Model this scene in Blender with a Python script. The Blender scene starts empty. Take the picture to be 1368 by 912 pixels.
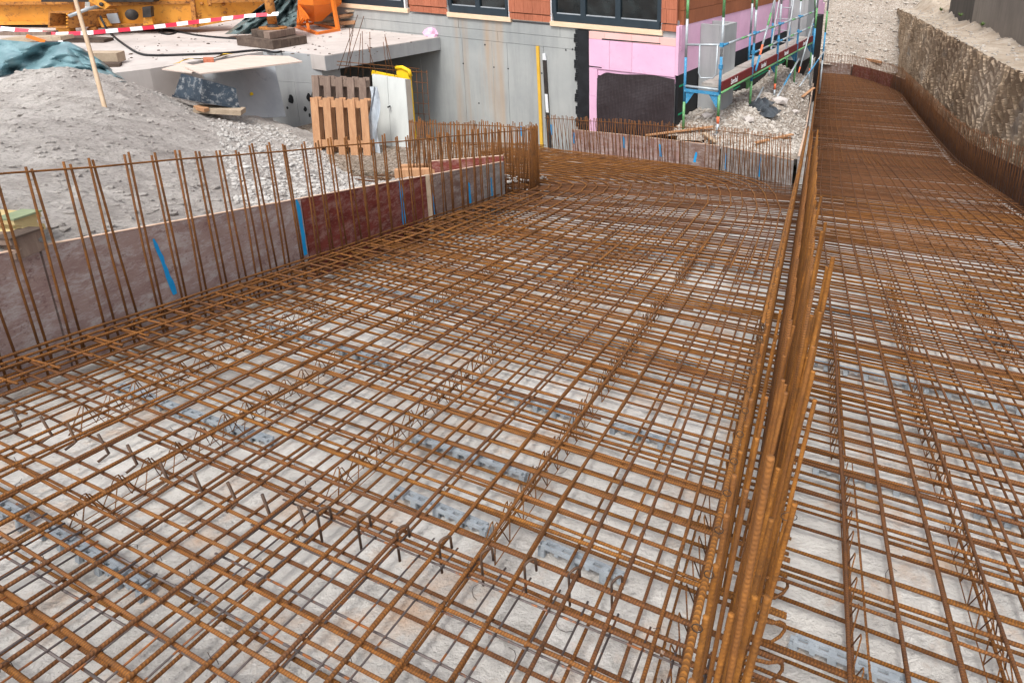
import bpy, bmesh, math, random
import numpy as np
from mathutils import Vector, Matrix

random.seed(7)
rng = np.random.default_rng(7)
R = math.radians
col = bpy.context.scene.collection
scene = bpy.context.scene

# ------------------------------------------------------------------ camera
F_PX, CX, CY, HCAM = 915.0, 898.0, 218.0, 1.65
PITCH, ROLL = math.atan(296.6 / 915.0), math.atan(0.0333)
CAM = Vector((0, 0, HCAM))
FWD = Vector((0, math.cos(PITCH), -math.sin(PITCH)))
_r0 = Vector((1, 0, 0)); _d0 = Vector((0, -math.sin(PITCH), -math.cos(PITCH)))
RI = math.cos(ROLL) * _r0 - math.sin(ROLL) * _d0
DI = math.sin(ROLL) * _r0 + math.cos(ROLL) * _d0
cd = bpy.data.cameras.new('camera'); cam = bpy.data.objects.new('camera', cd); col.objects.link(cam)
m = Matrix.Identity(4)
for i in range(3):
    m[i][0] = RI[i]; m[i][1] = -DI[i]; m[i][2] = -FWD[i]; m[i][3] = CAM[i]
cam.matrix_world = m
cd.sensor_width = 36; cd.sensor_fit = 'HORIZONTAL'
cd.lens = F_PX / 1368 * 36
cd.shift_x = (684 - CX) / 1368
cd.shift_y = (CY - 456) / 1368
cd.clip_start = 0.02; cd.clip_end = 2000
scene.camera = cam

# ------------------------------------------------------------------ sky, sun, exposure
SUN_EL, SUN_AZ = R(58), R(188)
w = bpy.data.worlds.new('World'); scene.world = w; w.use_nodes = True
nt = w.node_tree; nt.nodes.clear()
sky = nt.nodes.new('ShaderNodeTexSky'); sky.sky_type = 'NISHITA'; sky.sun_disc = False
sky.sun_elevation = SUN_EL; sky.sun_rotation = SUN_AZ
sky.air_density = 1.0; sky.dust_density = 4.0; sky.ozone_density = 1.0
hs = nt.nodes.new('ShaderNodeHueSaturation'); hs.inputs['Saturation'].default_value = 0.25
bg = nt.nodes.new('ShaderNodeBackground'); bg.inputs['Strength'].default_value = 0.15
wo = nt.nodes.new('ShaderNodeOutputWorld')
nt.links.new(sky.outputs[0], hs.inputs['Color']); nt.links.new(hs.outputs[0], bg.inputs['Color'])
nt.links.new(bg.outputs[0], wo.inputs[0])
sl = bpy.data.lights.new('sun', 'SUN'); sl.energy = 1.4; sl.angle = R(14); sl.color = (1.0, 0.97, 0.92)
sun = bpy.data.objects.new('sun', sl); col.objects.link(sun)
sd = Vector((math.sin(SUN_AZ) * math.cos(SUN_EL), math.cos(SUN_AZ) * math.cos(SUN_EL), math.sin(SUN_EL)))
sun.rotation_euler = sd.to_track_quat('Z', 'Y').to_euler()
vs = scene.view_settings
scene.display_settings.display_device = 'sRGB'
vs.view_transform = 'Standard'; vs.look = 'None'; vs.gamma = 1; vs.use_curve_mapping = False
vs.exposure = 0.72
scene.cycles.max_bounces = 6; scene.cycles.diffuse_bounces = 3; scene.cycles.glossy_bounces = 2
scene.cycles.use_denoising = True

# ------------------------------------------------------------------ geometry of the place
def ray(px, py):
    return ((px - CX) * RI + (py - CY) * DI + F_PX * FWD) / F_PX
NL = Vector((0.01974408, 0.17137304, 0.98500835))          # plane of the ramp (descends away from the viewer)
def hit(px, py, n, p0):
    r = ray(px, py); n = Vector(n); return CAM + r * ((Vector(p0) - CAM).dot(n) / r.dot(n))
def hz(px, py, z): return hit(px, py, (0, 0, 1), (0, 0, z))
def hL(px, py): return hit(px, py, NL, (0, 0, 0))
def at_y(px, py, y): r = ray(px, py); return CAM + r * (y / r.y)
HS = Vector((0.208, 0.978, 0)).normalized(); HT = Vector((HS.y, -HS.x, 0))   # along / across the lanes
def st(P): return (P[0] * HS.x + P[1] * HS.y, P[0] * HT.x + P[1] * HT.y)
def slabz(x, y):
    s, t = x * HS.x + y * HS.y, x * HT.x + y * HT.y
    z = -(NL.x * x + NL.y * y) / NL.z
    if t > -0.6 and s > 13.4:
        k = (s - 13.4)
        slope = 0.178; flat = 0.078
        g = k if k < 0 else (k - 0.8 * (1 - math.exp(-k / 0.8)))
        z += g * (slope - flat)
    return z
def tR(s):                                                   # bank-side edge of the straight lane
    k = [(0, 2.93), (17, 2.93), (25.6, 2.95), (27.2, 2.66), (29.4, 2.0), (31.0, 1.3), (31.4, 0.0), (60, 0)]
    for (a, x), (b, y) in zip(k, k[1:]):
        if a <= s <= b: return x + (y - x) * (s - a) / (b - a)
    return 2.93
def SP(s, t, dz=0.0):
    x = s * HS.x + t * HT.x; y = s * HS.y + t * HT.y
    return Vector((x, y, slabz(x, y) + dz))

# ------------------------------------------------------------------ material helpers
def srgb(r, g, b):
    f = lambda c: (c / 255 / 12.92) if c / 255 <= 0.04045 else ((c / 255 + 0.055) / 1.055) ** 2.4
    return (f(r), f(g), f(b), 1)
class NT:
    def __init__(self, name):
        self.m = bpy.data.materials.new(name); self.m.use_nodes = True
        self.t = self.m.node_tree; self.t.nodes.clear()
        self.out = self.n('ShaderNodeOutputMaterial'); self.b = self.n('ShaderNodeBsdfPrincipled')
        self.l(self.b.outputs[0], self.out.inputs[0])
        self.pos = self.n('ShaderNodeNewGeometry').outputs['Position']
    def n(self, k, **kw):
        x = self.t.nodes.new(k)
        for a, v in kw.items(): setattr(x, a, v)
        return x
    def l(self, a, b): self.t.links.new(a, b)
    def noise(self, scale, detail=4, rough=0.6, vec=None, stretch=None):
        v = vec or self.pos
        if stretch:
            mp = self.n('ShaderNodeMapping'); mp.inputs['Scale'].default_value = stretch; self.l(v, mp.inputs[0]); v = mp.outputs[0]
        x = self.n('ShaderNodeTexNoise'); x.inputs['Scale'].default_value = scale
        x.inputs['Detail'].default_value = detail; x.inputs['Roughness'].default_value = rough
        self.l(v, x.inputs['Vector']); return x.outputs['Fac']
    def ramp(self, fac, stops):
        x = self.n('ShaderNodeValToRGB'); e = x.color_ramp.elements
        while len(e) < len(stops): e.new(0.5)
        for i, (p, c) in enumerate(stops):
            e[i].position = p; e[i].color = c if len(c) == 4 else (*c, 1)
        self.l(fac, x.inputs[0]); return x.outputs[0]
    def mix(self, fac, a, b, mode='MIX'):
        x = self.n('ShaderNodeMix', data_type='RGBA', blend_type=mode)
        if isinstance(fac, (int, float)): x.inputs[0].default_value = fac
        else: self.l(fac, x.inputs[0])
        for v, i in ((a, 6), (b, 7)):
            if isinstance(v, tuple): x.inputs[i].default_value = v
            else: self.l(v, x.inputs[i])
        return x.outputs[2]
    def math(self, op, a, b=None, c=None):
        x = self.n('ShaderNodeMath', operation=op)
        for i, v in enumerate((a, b, c)):
            if v is None: continue
            if isinstance(v, (int, float)): x.inputs[i].default_value = v
            else: self.l(v, x.inputs[i])
        return x.outputs[0]
    def bump(self, h, strength=0.5, dist=0.01, prev=None):
        x = self.n('ShaderNodeBump'); x.inputs['Strength'].default_value = strength; x.inputs['Distance'].default_value = dist
        self.l(h, x.inputs['Height'])
        if prev is not None: self.l(prev, x.inputs['Normal'])
        self.l(x.outputs[0], self.b.inputs['Normal']); return x.outputs[0]
    def fin(self, color=None, rough=0.8, metal=0.0, spec=0.3):
        if isinstance(color, tuple): self.b.inputs['Base Color'].default_value = color
        elif color is not None: self.l(color, self.b.inputs['Base Color'])
        if isinstance(rough, (int, float)): self.b.inputs['Roughness'].default_value = rough
        else: self.l(rough, self.b.inputs['Roughness'])
        self.b.inputs['Metallic'].default_value = metal
        self.b.inputs['Specular IOR Level'].default_value = spec
        return self.m
BW = lambda v: (v, v, v, 1)
def objrand(N): return N.n('ShaderNodeObjectInfo').outputs['Random']

def simple(name, c1, c2, scale=4, rough=0.8, bump=0.0, bscale=60, dist=0.004, c3=None, s2=0.7, stretch=None, metal=0, spec=0.3, perobj=0.0):
    N = NT(name)
    a = N.noise(scale, 5, 0.65, stretch=stretch)
    stops = [(0.3, c1), (0.7, c2)]
    c = N.ramp(a, stops)
    if c3 is not None:
        b = N.noise(scale * 4.3, 4, 0.7, stretch=stretch)
        c = N.mix(N.ramp(b, [(s2 - 0.12, BW(0)), (s2 + 0.05, BW(1))]), c, c3)
    if perobj:
        r = objrand(N)
        v = N.math('MULTIPLY_ADD', r, 2 * perobj, 1 - perobj)
        hsv = N.n('ShaderNodeHueSaturation'); N.l(v, hsv.inputs['Value']); N.l(c, hsv.inputs['Color']); c = hsv.outputs[0]
    if bump: N.bump(N.noise(bscale, 4, 0.7, stretch=stretch), bump, dist)
    return N.fin(c, rough, metal, spec)

M = {}
def rust(name, ribs, tone=(srgb(150, 95, 39), srgb(106, 72, 41), srgb(176, 114, 47)), ribd=0.0022, splash=True):
    N = NT(name)
    r = objrand(N)
    a = N.noise(9, 4, 0.7)
    c = N.ramp(a, [(0.28, tone[1]), (0.52, tone[0]), (0.75, tone[2])])
    g = N.noise(120, 3, 0.7)
    c = N.mix(N.ramp(g, [(0.35, BW(0.0)), (0.75, BW(0.5))]), c, srgb(70, 42, 28))
    # each bar has its own share of fresh orange or old brown scale
    c = N.mix(N.math('MULTIPLY', N.math('GREATER_THAN', r, 0.7), 0.4), c, srgb(112, 74, 46))
    hsv = N.n('ShaderNodeHueSaturation'); N.l(c, hsv.inputs['Color'])
    N.l(N.math('MULTIPLY_ADD', r, 0.36, 0.80), hsv.inputs['Value'])
    c = hsv.outputs[0]
    if splash:
        s1 = N.ramp(N.noise(22, 3, 0.75), [(0.66, BW(0)), (0.74, BW(0.75))])
        s2 = N.ramp(N.noise(1.3, 2, 0.5), [(0.52, BW(0)), (0.66, BW(1))])
        mk = N.math('MULTIPLY', s1, s2)
        c = N.mix(mk, c, srgb(196, 176, 160))
    if ribs:
        uv = N.n('ShaderNodeUVMap'); sx = N.n('ShaderNodeSeparateXYZ'); N.l(uv.outputs[0], sx.inputs[0])
        u = N.math('MULTIPLY', sx.outputs[0], 2 * math.pi)
        tw = N.math('MULTIPLY', N.math('SINE', u), 2.2)
        ph = N.math('MULTIPLY_ADD', sx.outputs[1], 2 * math.pi / 0.0098, tw)
        hgt = N.ramp(N.math('MULTIPLY_ADD', N.math('SINE', ph), 0.5, 0.5), [(0.40, BW(0)), (0.70, BW(1))])
        c = N.mix(N.math('MULTIPLY_ADD', hgt, -0.42, 0.42), c, srgb(58, 36, 24))      # groove shade painted into the colour so the ribs show
        N.bump(hgt, 1.0, ribd)
    else:
        N.bump(g, 0.4, 0.001)
    return N.fin(c, 0.78, 0.0, 0.35)
M['rust'] = rust('rust_ribbed', True)
M['rust_plain'] = rust('rust_plain', False, splash=False)
M['rust_bright'] = rust('rust_bright', True, (srgb(158, 102, 38), srgb(113, 74, 36), srgb(182, 123, 52)), splash=False)
M['rust_solid'] = rust('rust_ribs_modelled', False, (srgb(154, 99, 38), srgb(104, 69, 36), srgb(182, 122, 52)), splash=False)
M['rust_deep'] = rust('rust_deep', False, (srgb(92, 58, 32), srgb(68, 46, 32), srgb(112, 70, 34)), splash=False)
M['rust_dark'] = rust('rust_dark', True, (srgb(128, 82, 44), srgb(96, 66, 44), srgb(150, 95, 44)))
def greybar():
    N = NT('mill_scale_grey')
    a = N.noise(14, 3, 0.6)
    c = N.ramp(a, [(0.54, srgb(112, 106, 106)), (0.60, srgb(190, 112, 42))])
    c = N.mix(N.noise(60, 3, 0.7), c, srgb(74, 58, 50))
    return N.fin(c, 0.6, 0, 0.4)
M['greybar'] = greybar()
M['stub'] = simple('black_steel', srgb(62, 52, 48), srgb(104, 76, 54), 12, 0.6)

def lean():
    N = NT('lean_concrete')
    a = N.noise(1.1, 5, 0.6)
    c = N.ramp(a, [(0.3, srgb(186, 182, 178)), (0.5, srgb(210, 207, 202)), (0.72, srgb(224, 221, 217))])
    st_ = N.ramp(N.noise(2.6, 5, 0.7), [(0.52, BW(0)), (0.70, BW(0.7))])
    c = N.mix(st_, c, srgb(200, 166, 136))                                       # rust wash
    st2 = N.ramp(N.noise(3.4, 6, 0.78, stretch=(1, 1.6, 1)), [(0.55, BW(0)), (0.68, BW(0.65))])
    c = N.mix(st2, c, srgb(122, 117, 112))                                       # damp cement patches
    sp = N.ramp(N.noise(60, 3, 0.85), [(0.64, BW(0)), (0.72, BW(0.55))])
    c = N.mix(sp, c, srgb(104, 98, 92))
    b1 = N.bump(N.noise(5, 5, 0.7), 0.8, 0.04)
    N.bump(N.noise(34, 5, 0.8), 0.8, 0.016, b1)
    return N.fin(c, 0.92, 0, 0.15)
M['lean'] = lean()
M['spacer'] = simple('fibre_cement_grey', srgb(136, 144, 152), srgb(160, 167, 173), 20, 0.85, c3=srgb(98, 90, 84), perobj=0.08)

def formply(name, c1, c2, c3):
    N = NT(name)
    a = N.noise(3.0, 6, 0.75, stretch=(1, 1, 2.2))
    c = N.ramp(a, [(0.36, c1), (0.58, c2)])
    b = N.ramp(N.noise(5, 7, 0.85, stretch=(1, 1, 2.4)), [(0.47, BW(0)), (0.60, BW(0.9))])
    c = N.mix(b, c, c3)                                                          # cement film
    e = N.ramp(N.noise(11, 6, 0.85), [(0.56, BW(0)), (0.64, BW(0.7))])
    c = N.mix(e, c, (c1[0] * .62, c1[1] * .5, c1[2] * .5, 1))                     # bared resin
    d = N.ramp(N.noise(30, 4, 0.85, stretch=(.4, .4, 3.0)), [(0.60, BW(0)), (0.68, BW(0.75))])
    c = N.mix(d, c, (c3[0] * 1.2, c3[1] * 1.2, c3[2] * 1.2, 1))                   # scratches
    N.bump(N.noise(60, 3, 0.7), 0.25, 0.003)
    return N.fin(c, 0.65, 0, 0.3)
M['ply_mauve'] = formply('ply_mauve', srgb(142, 116, 112), srgb(158, 136, 130), srgb(180, 170, 168))
M['ply_red'] = formply('ply_red', srgb(98, 40, 34), srgb(122, 56, 48), srgb(148, 112, 104))
M['ply_brown'] = formply('ply_brown', srgb(112, 88, 80), srgb(134, 112, 102), srgb(160, 150, 146))
M['ply_grey'] = formply('ply_grey', srgb(124, 116, 112), srgb(146, 140, 136), srgb(166, 162, 160))
M['ply_pink'] = formply('ply_pink', srgb(140, 108, 102), srgb(160, 132, 126), srgb(176, 164, 160))
M['ply_dark'] = formply('ply_dark', srgb(70, 44, 34), srgb(92, 60, 44), srgb(84, 74, 70))
M['ply_edge'] = simple('ply_edge', srgb(196, 164, 140), srgb(216, 192, 174), 12, 0.8, c3=srgb(160, 120, 96))
M['blue_paint'] = simple('blue_spray', srgb(20, 140, 206), srgb(40, 158, 216), 8, 0.6)

def sand():
    N = NT('moist_sand')
    a = N.noise(0.7, 5, 0.6)
    c = N.ramp(a, [(0.35, srgb(190, 183, 178)), (0.6, srgb(209, 203, 197)), (0.8, srgb(220, 211, 201))])
    g = N.noise(34, 6, 0.9)
    c = N.mix(N.ramp(g, [(0.36, BW(0.8)), (0.5, BW(0.0))]), c, srgb(116, 108, 104))
    c = N.mix(N.ramp(g, [(0.55, BW(0.0)), (0.68, BW(0.8))]), c, srgb(212, 206, 200))
    c = N.mix(N.ramp(N.noise(4, 5, 0.7), [(0.42, BW(0.4)), (0.56, BW(0.0))]), c, srgb(140, 131, 126))
    b1 = N.bump(N.noise(6, 6, 0.75), 0.7, 0.06)
    N.bump(g, 1.0, 0.025, b1)
    return N.fin(c, 0.95, 0, 0.1)
M['sand'] = sand()
def gravelmat(name, c1, c2, c3):
    N = NT(name)
    v = N.n('ShaderNodeTexVoronoi'); v.inputs['Scale'].default_value = 16; N.l(N.pos, v.inputs['Vector'])
    v2 = N.n('ShaderNodeTexVoronoi'); v2.inputs['Scale'].default_value = 38; N.l(N.pos, v2.inputs['Vector'])
    bw = N.n('ShaderNodeRGBToBW'); N.l(v2.outputs['Color'], bw.inputs[0])
    c = N.ramp(bw.outputs[0], [(0.2, c1), (0.5, c2), (0.8, c3)])
    c = N.mix(N.ramp(N.noise(0.9, 4, 0.6), [(0.4, BW(0)), (0.7, BW(0.5))]), c, c1)
    b1 = N.bump(v.outputs['Distance'], 0.45, 0.04)
    N.bump(v2.outputs['Distance'], 0.9, 0.025, b1)
    return N.fin(c, 0.95, 0, 0.1)
M['gravel'] = gravelmat('crushed_stone', srgb(132, 120, 108), srgb(166, 154, 142), srgb(194, 186, 178))
M['gravel_light'] = gravelmat('white_gravel', srgb(152, 148, 144), srgb(190, 187, 184), srgb(214, 212, 210))
M['rubble'] = simple('rubble_stone', srgb(140, 132, 124), srgb(192, 186, 178), 9, 0.95, 0.4, 40, c3=srgb(118, 104, 92), perobj=0.1)
M['stone_pale'] = simple('pale_stone', srgb(150, 146, 142), srgb(192, 189, 185), 14, 0.95, c3=srgb(140, 132, 126))
M['ground'] = gravelmat('site_ground', srgb(110, 98, 86), srgb(140, 126, 112), srgb(168, 158, 148))

def earth():
    N = NT('cut_earth')
    a = N.noise(0.55, 5, 0.65)
    c = N.ramp(a, [(0.3, srgb(124, 106, 88)), (0.5, srgb(158, 138, 116)), (0.72, srgb(182, 166, 148))])
    b = N.ramp(N.noise(3.2, 5, 0.75, stretch=(1, 1, 0.35)), [(0.5, BW(0)), (0.7, BW(0.6))])
    c = N.mix(b, c, srgb(116, 94, 74))
    d = N.ramp(N.noise(26, 4, 0.8), [(0.62, BW(0)), (0.72, BW(0.8))])
    c = N.mix(d, c, srgb(182, 172, 160))
    e = N.ramp(N.noise(1.1, 3, 0.6), [(0.6, BW(0)), (0.7, BW(0.6))])
    c = N.mix(e, c, srgb(126, 120, 114))
    N.bump(N.noise(24, 5, 0.75), 0.7, 0.03)
    return N.fin(c, 0.95, 0, 0.1)
M['earth'] = earth()
M['path'] = simple('dusty_path', srgb(140, 124, 106), srgb(184, 172, 158), 1.2, 0.95, 0.6, 30, 0.02, c3=srgb(120, 104, 88))

def concrete(name, c1, c2, rustk=0.0, joint=None):
    N = NT(name)
    a = N.noise(0.8, 5, 0.6)
    c = N.ramp(a, [(0.3, c1), (0.7, c2)])
    s = N.ramp(N.noise(5, 5, 0.7, stretch=(1, 1, 0.12)), [(0.45, BW(0)), (0.75, BW(0.45))])
    c = N.mix(s, c, (c1[0] * 0.72, c1[1] * 0.72, c1[2] * 0.72, 1))
    if rustk:
        q = N.ramp(N.noise(1.7, 4, 0.6, stretch=(1, 1, 0.06)), [(0.52, BW(0)), (0.68, BW(rustk * .75))])
        c = N.mix(q, c, srgb(178, 146, 112))
    p = N.ramp(N.noise(90, 3, 0.8), [(0.66, BW(0)), (0.74, BW(0.5))])
    c = N.mix(p, c, (c1[0] * 0.5, c1[1] * 0.5, c1[2] * 0.5, 1))
    N.bump(N.noise(40, 4, 0.7), 0.2, 0.004)
    return N.fin(c, 0.85, 0, 0.2)
M['conc_wall'] = concrete('wall_concrete', srgb(146, 150, 151), srgb(172, 174, 172), 0.95)
M['conc_light'] = concrete('slab_concrete', srgb(178, 170, 165), srgb(200, 193, 189))
M['conc_grey'] = concrete('grey_concrete', srgb(146, 148, 150), srgb(172, 174, 175))
M['conc_old'] = concrete('old_wall_concrete', srgb(120, 112, 104), srgb(146, 138, 128))
M['tar'] = simple('bitumen_black', srgb(24, 25, 28), srgb(40, 42, 46), 6, 0.6, 0.3, 40)
M['tar_wet'] = simple('tar_streak', srgb(40, 38, 36), srgb(72, 66, 62), 3, 0.6, stretch=(1, 1, 0.2))
def dimple():
    N = NT('dimpled_membrane')
    v = N.n('ShaderNodeTexVoronoi', feature='F1'); v.inputs['Scale'].default_value = 38; v.inputs['Randomness'].default_value = 0.0
    N.l(N.pos, v.inputs['Vector'])
    c = N.ramp(v.outputs['Distance'], [(0.15, srgb(66, 58, 60)), (0.4, srgb(50, 43, 46))])
    b = N.bump(v.outputs['Distance'], 0.6, 0.01)
    N.bump(N.noise(2.2, 3, 0.5), 0.6, 0.08, b)
    return N.fin(c, 0.42, 0, 0.5)
M['dimple'] = dimple()
M['pink'] = simple('pink_foam_board', srgb(220, 172, 202), srgb(230, 186, 212), 2.0, 0.75, c3=srgb(214, 164, 194), perobj=0.06)
M['peach'] = simple('pale_foam_board', srgb(228, 178, 172), srgb(234, 190, 184), 2.0, 0.75, perobj=0.04)
M['brick'] = simple('clay_brick', srgb(158, 92, 68), srgb(182, 114, 88), 6, 0.85, 0.4, 60, stretch=(8, 8, 1), c3=srgb(170, 88, 58), perobj=0.1)
M['brick_side'] = simple('clay_brick_brown', srgb(140, 84, 56), srgb(164, 100, 68), 6, 0.85, 0.4, 60, stretch=(8, 8, 1), perobj=0.1)
M['frame'] = simple('window_frame_slate', srgb(34, 46, 54), srgb(42, 56, 66), 5, 0.45, spec=0.5)
def glassmat():
    N = NT('window_glass'); c = N.ramp(N.noise(3, 3, 0.6), [(0.4, srgb(12, 16, 18)), (0.7, srgb(38, 46, 48))])
    return N.fin(c, 0.06, 0, 0.6)
M['glass'] = glassmat()
M['white_paint'] = simple('white_strip', srgb(206, 210, 214), srgb(224, 226, 228), 6, 0.6)
M['sillwood'] = simple('pale_timber', srgb(222, 192, 160), srgb(236, 210, 182), 5, 0.8, c3=srgb(206, 168, 132), stretch=(1, 1, 6))
M['wood'] = simple('timber', srgb(164, 120, 88), srgb(188, 146, 110), 7, 0.85, 0.3, 70, c3=srgb(136, 94, 64), stretch=(4, 4, 0.6), perobj=0.1)
M['wood_old'] = simple('weathered_timber', srgb(112, 94, 84), srgb(142, 124, 112), 7, 0.9, 0.4, 70, c3=srgb(84, 68, 60), stretch=(4, 4, 0.6), perobj=0.1)
M['wood_grey'] = simple('grey_timber', srgb(160, 142, 122), srgb(188, 170, 148), 6, 0.9, 0.4, 60, c3=srgb(120, 102, 88), perobj=0.1)
M['wood_dark'] = simple('dark_timber', srgb(70, 58, 52), srgb(104, 90, 80), 7, 0.9, 0.4, 60, c3=srgb(52, 42, 38), perobj=0.12)
M['wood_green'] = simple('timber_beam_olive', srgb(168, 148, 100), srgb(196, 178, 132), 4, 0.75, 0.2, 60, c3=srgb(128, 140, 104))
M['tip_green'] = simple('faded_green_paint', srgb(112, 124, 96), srgb(136, 146, 116), 8, 0.8)
M['plyboard'] = simple('pale_plywood', srgb(190, 172, 160), srgb(206, 190, 180), 3, 0.85, c3=srgb(200, 170, 154), stretch=(1, 4, 1))
M['stick'] = simple('pole_wood', srgb(176, 152, 126), srgb(198, 174, 148), 10, 0.8)
def tarp(name, c1, c2):
    N = NT(name); c = N.ramp(N.noise(3, 4, 0.6), [(0.3, c1), (0.7, c2)])
    N.bump(N.noise(9, 4, 0.6), 0.4, 0.02)
    return N.fin(c, 0.38, 0, 0.5)
M['tarp'] = tarp('tarpaulin_teal', srgb(84, 116, 124), srgb(124, 154, 160))
M['tarp_dark'] = tarp('tarpaulin_slate', srgb(66, 80, 82), srgb(104, 120, 120))
M['plastic_black'] = tarp('black_foil', srgb(30, 32, 36), srgb(70, 76, 82))
M['crane'] = simple('yellow_ochre_paint', srgb(196, 130, 44), srgb(222, 156, 62), 2.2, 0.55, 0.15, 30, c3=srgb(120, 78, 48), s2=0.68, spec=0.4)
M['crane_rust'] = simple('worn_ochre_paint', srgb(160, 104, 50), srgb(190, 130, 64), 5, 0.65, 0.2, 40, c3=srgb(96, 60, 40), s2=0.6)
M['orange'] = simple('orange_paint', srgb(222, 112, 34), srgb(236, 134, 52), 3, 0.5, c3=srgb(190, 120, 80), s2=0.7, spec=0.4)
M['dark_steel'] = simple('dark_machine_steel', srgb(36, 34, 34), srgb(66, 60, 56), 7, 0.6)
M['rubber'] = simple('black_rubber', srgb(26, 26, 28), srgb(44, 44, 46), 8, 0.55)
M['alu'] = simple('grey_sheet_metal', srgb(150, 156, 162), srgb(174, 178, 182), 2, 0.5, c3=srgb(132, 138, 146), stretch=(1, 1, 0.4), spec=0.4)
M['tub'] = simple('mortar_tub', srgb(38, 46, 56), srgb(62, 74, 86), 3, 0.7, c3=srgb(140, 142, 144), s2=0.64)
M['yellow'] = simple('yellow_panel', srgb(226, 182, 20), srgb(238, 200, 40), 4, 0.5)
M['yellow_strap'] = simple('yellow_strap', srgb(206, 160, 50), srgb(222, 180, 76), 6, 0.8)
M['panel_white'] = concrete('pale_panel', srgb(190, 194, 192), srgb(206, 209, 206))
M['tape_red'] = simple('tape_red', srgb(206, 40, 66), srgb(216, 56, 80), 6, 0.4)
M['tape_white'] = simple('tape_white', srgb(226, 226, 228), srgb(236, 236, 238), 6, 0.4)
M['steel'] = simple('galvanised_tube', srgb(146, 156, 162), srgb(184, 190, 194), 9, 0.45, metal=0.3, spec=0.5)
M['blue'] = simple('scaffold_blue', srgb(40, 118, 164), srgb(70, 146, 186), 9, 0.5, c3=srgb(140, 170, 186), s2=0.66)
M['green'] = simple('scaffold_green', srgb(76, 138, 80), srgb(112, 166, 112), 9, 0.5, c3=srgb(160, 186, 160), s2=0.66)
M['signal'] = simple('signal_orange', srgb(236, 110, 70), srgb(240, 130, 92), 9, 0.5)
M['toe'] = simple('toe_board_maroon', srgb(104, 34, 36), srgb(124, 46, 46), 5, 0.55)
M['deck'] = simple('deck_planks_grey', srgb(150, 142, 134), srgb(176, 170, 164), 12, 0.85, c3=srgb(110, 100, 94))
M['print_white'] = simple('white_print', srgb(222, 222, 224), srgb(232, 232, 234), 8, 0.6)
M['green_line'] = simple('green_chalk', srgb(24, 150, 104), srgb(40, 164, 120), 8, 0.8)
M['clear_foil'] = tarp('milky_foil', srgb(176, 186, 196), srgb(206, 212, 218))
M['weed'] = simple('weed_leaf', srgb(70, 96, 48), srgb(104, 128, 70), 20, 0.7)
M['tie'] = simple('tie_wire', srgb(50, 42, 38), srgb(80, 66, 56), 30, 0.5, metal=0.3)

# ------------------------------------------------------------------ object helpers
def tag(o, label=None, cat=None, group=None, kind=None):
    if label: o['label'] = label
    if cat: o['category'] = cat
    if group: o['group'] = group
    if kind: o['kind'] = kind
    return o
def thing(name, label, cat, loc=(0, 0, 0), group=None):
    o = bpy.data.objects.new(name, None); o.empty_display_size = 0.1; o.location = Vector(loc); col.objects.link(o)
    return tag(o, label, cat, group)
def wloc(o):
    v = Vector((0, 0, 0))
    while o is not None: v = v + o.location; o = o.parent
    return v
def link(name, me, mat, parent=None, smooth=False):
    if mat: me.materials.append(M[mat] if isinstance(mat, str) else mat)
    if smooth:
        me.polygons.foreach_set('use_smooth', [True] * len(me.polygons))
    o = bpy.data.objects.new(name, me); col.objects.link(o)
    if parent is not None: o.parent = parent
    return o
def frame_of(d):
    d = Vector(d).normalized(); a = Vector((0, 0, 1)) if abs(d.z) < 0.9 else Vector((1, 0, 0))
    u = d.cross(a).normalized(); v = d.cross(u).normalized(); return d, u, v
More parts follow.
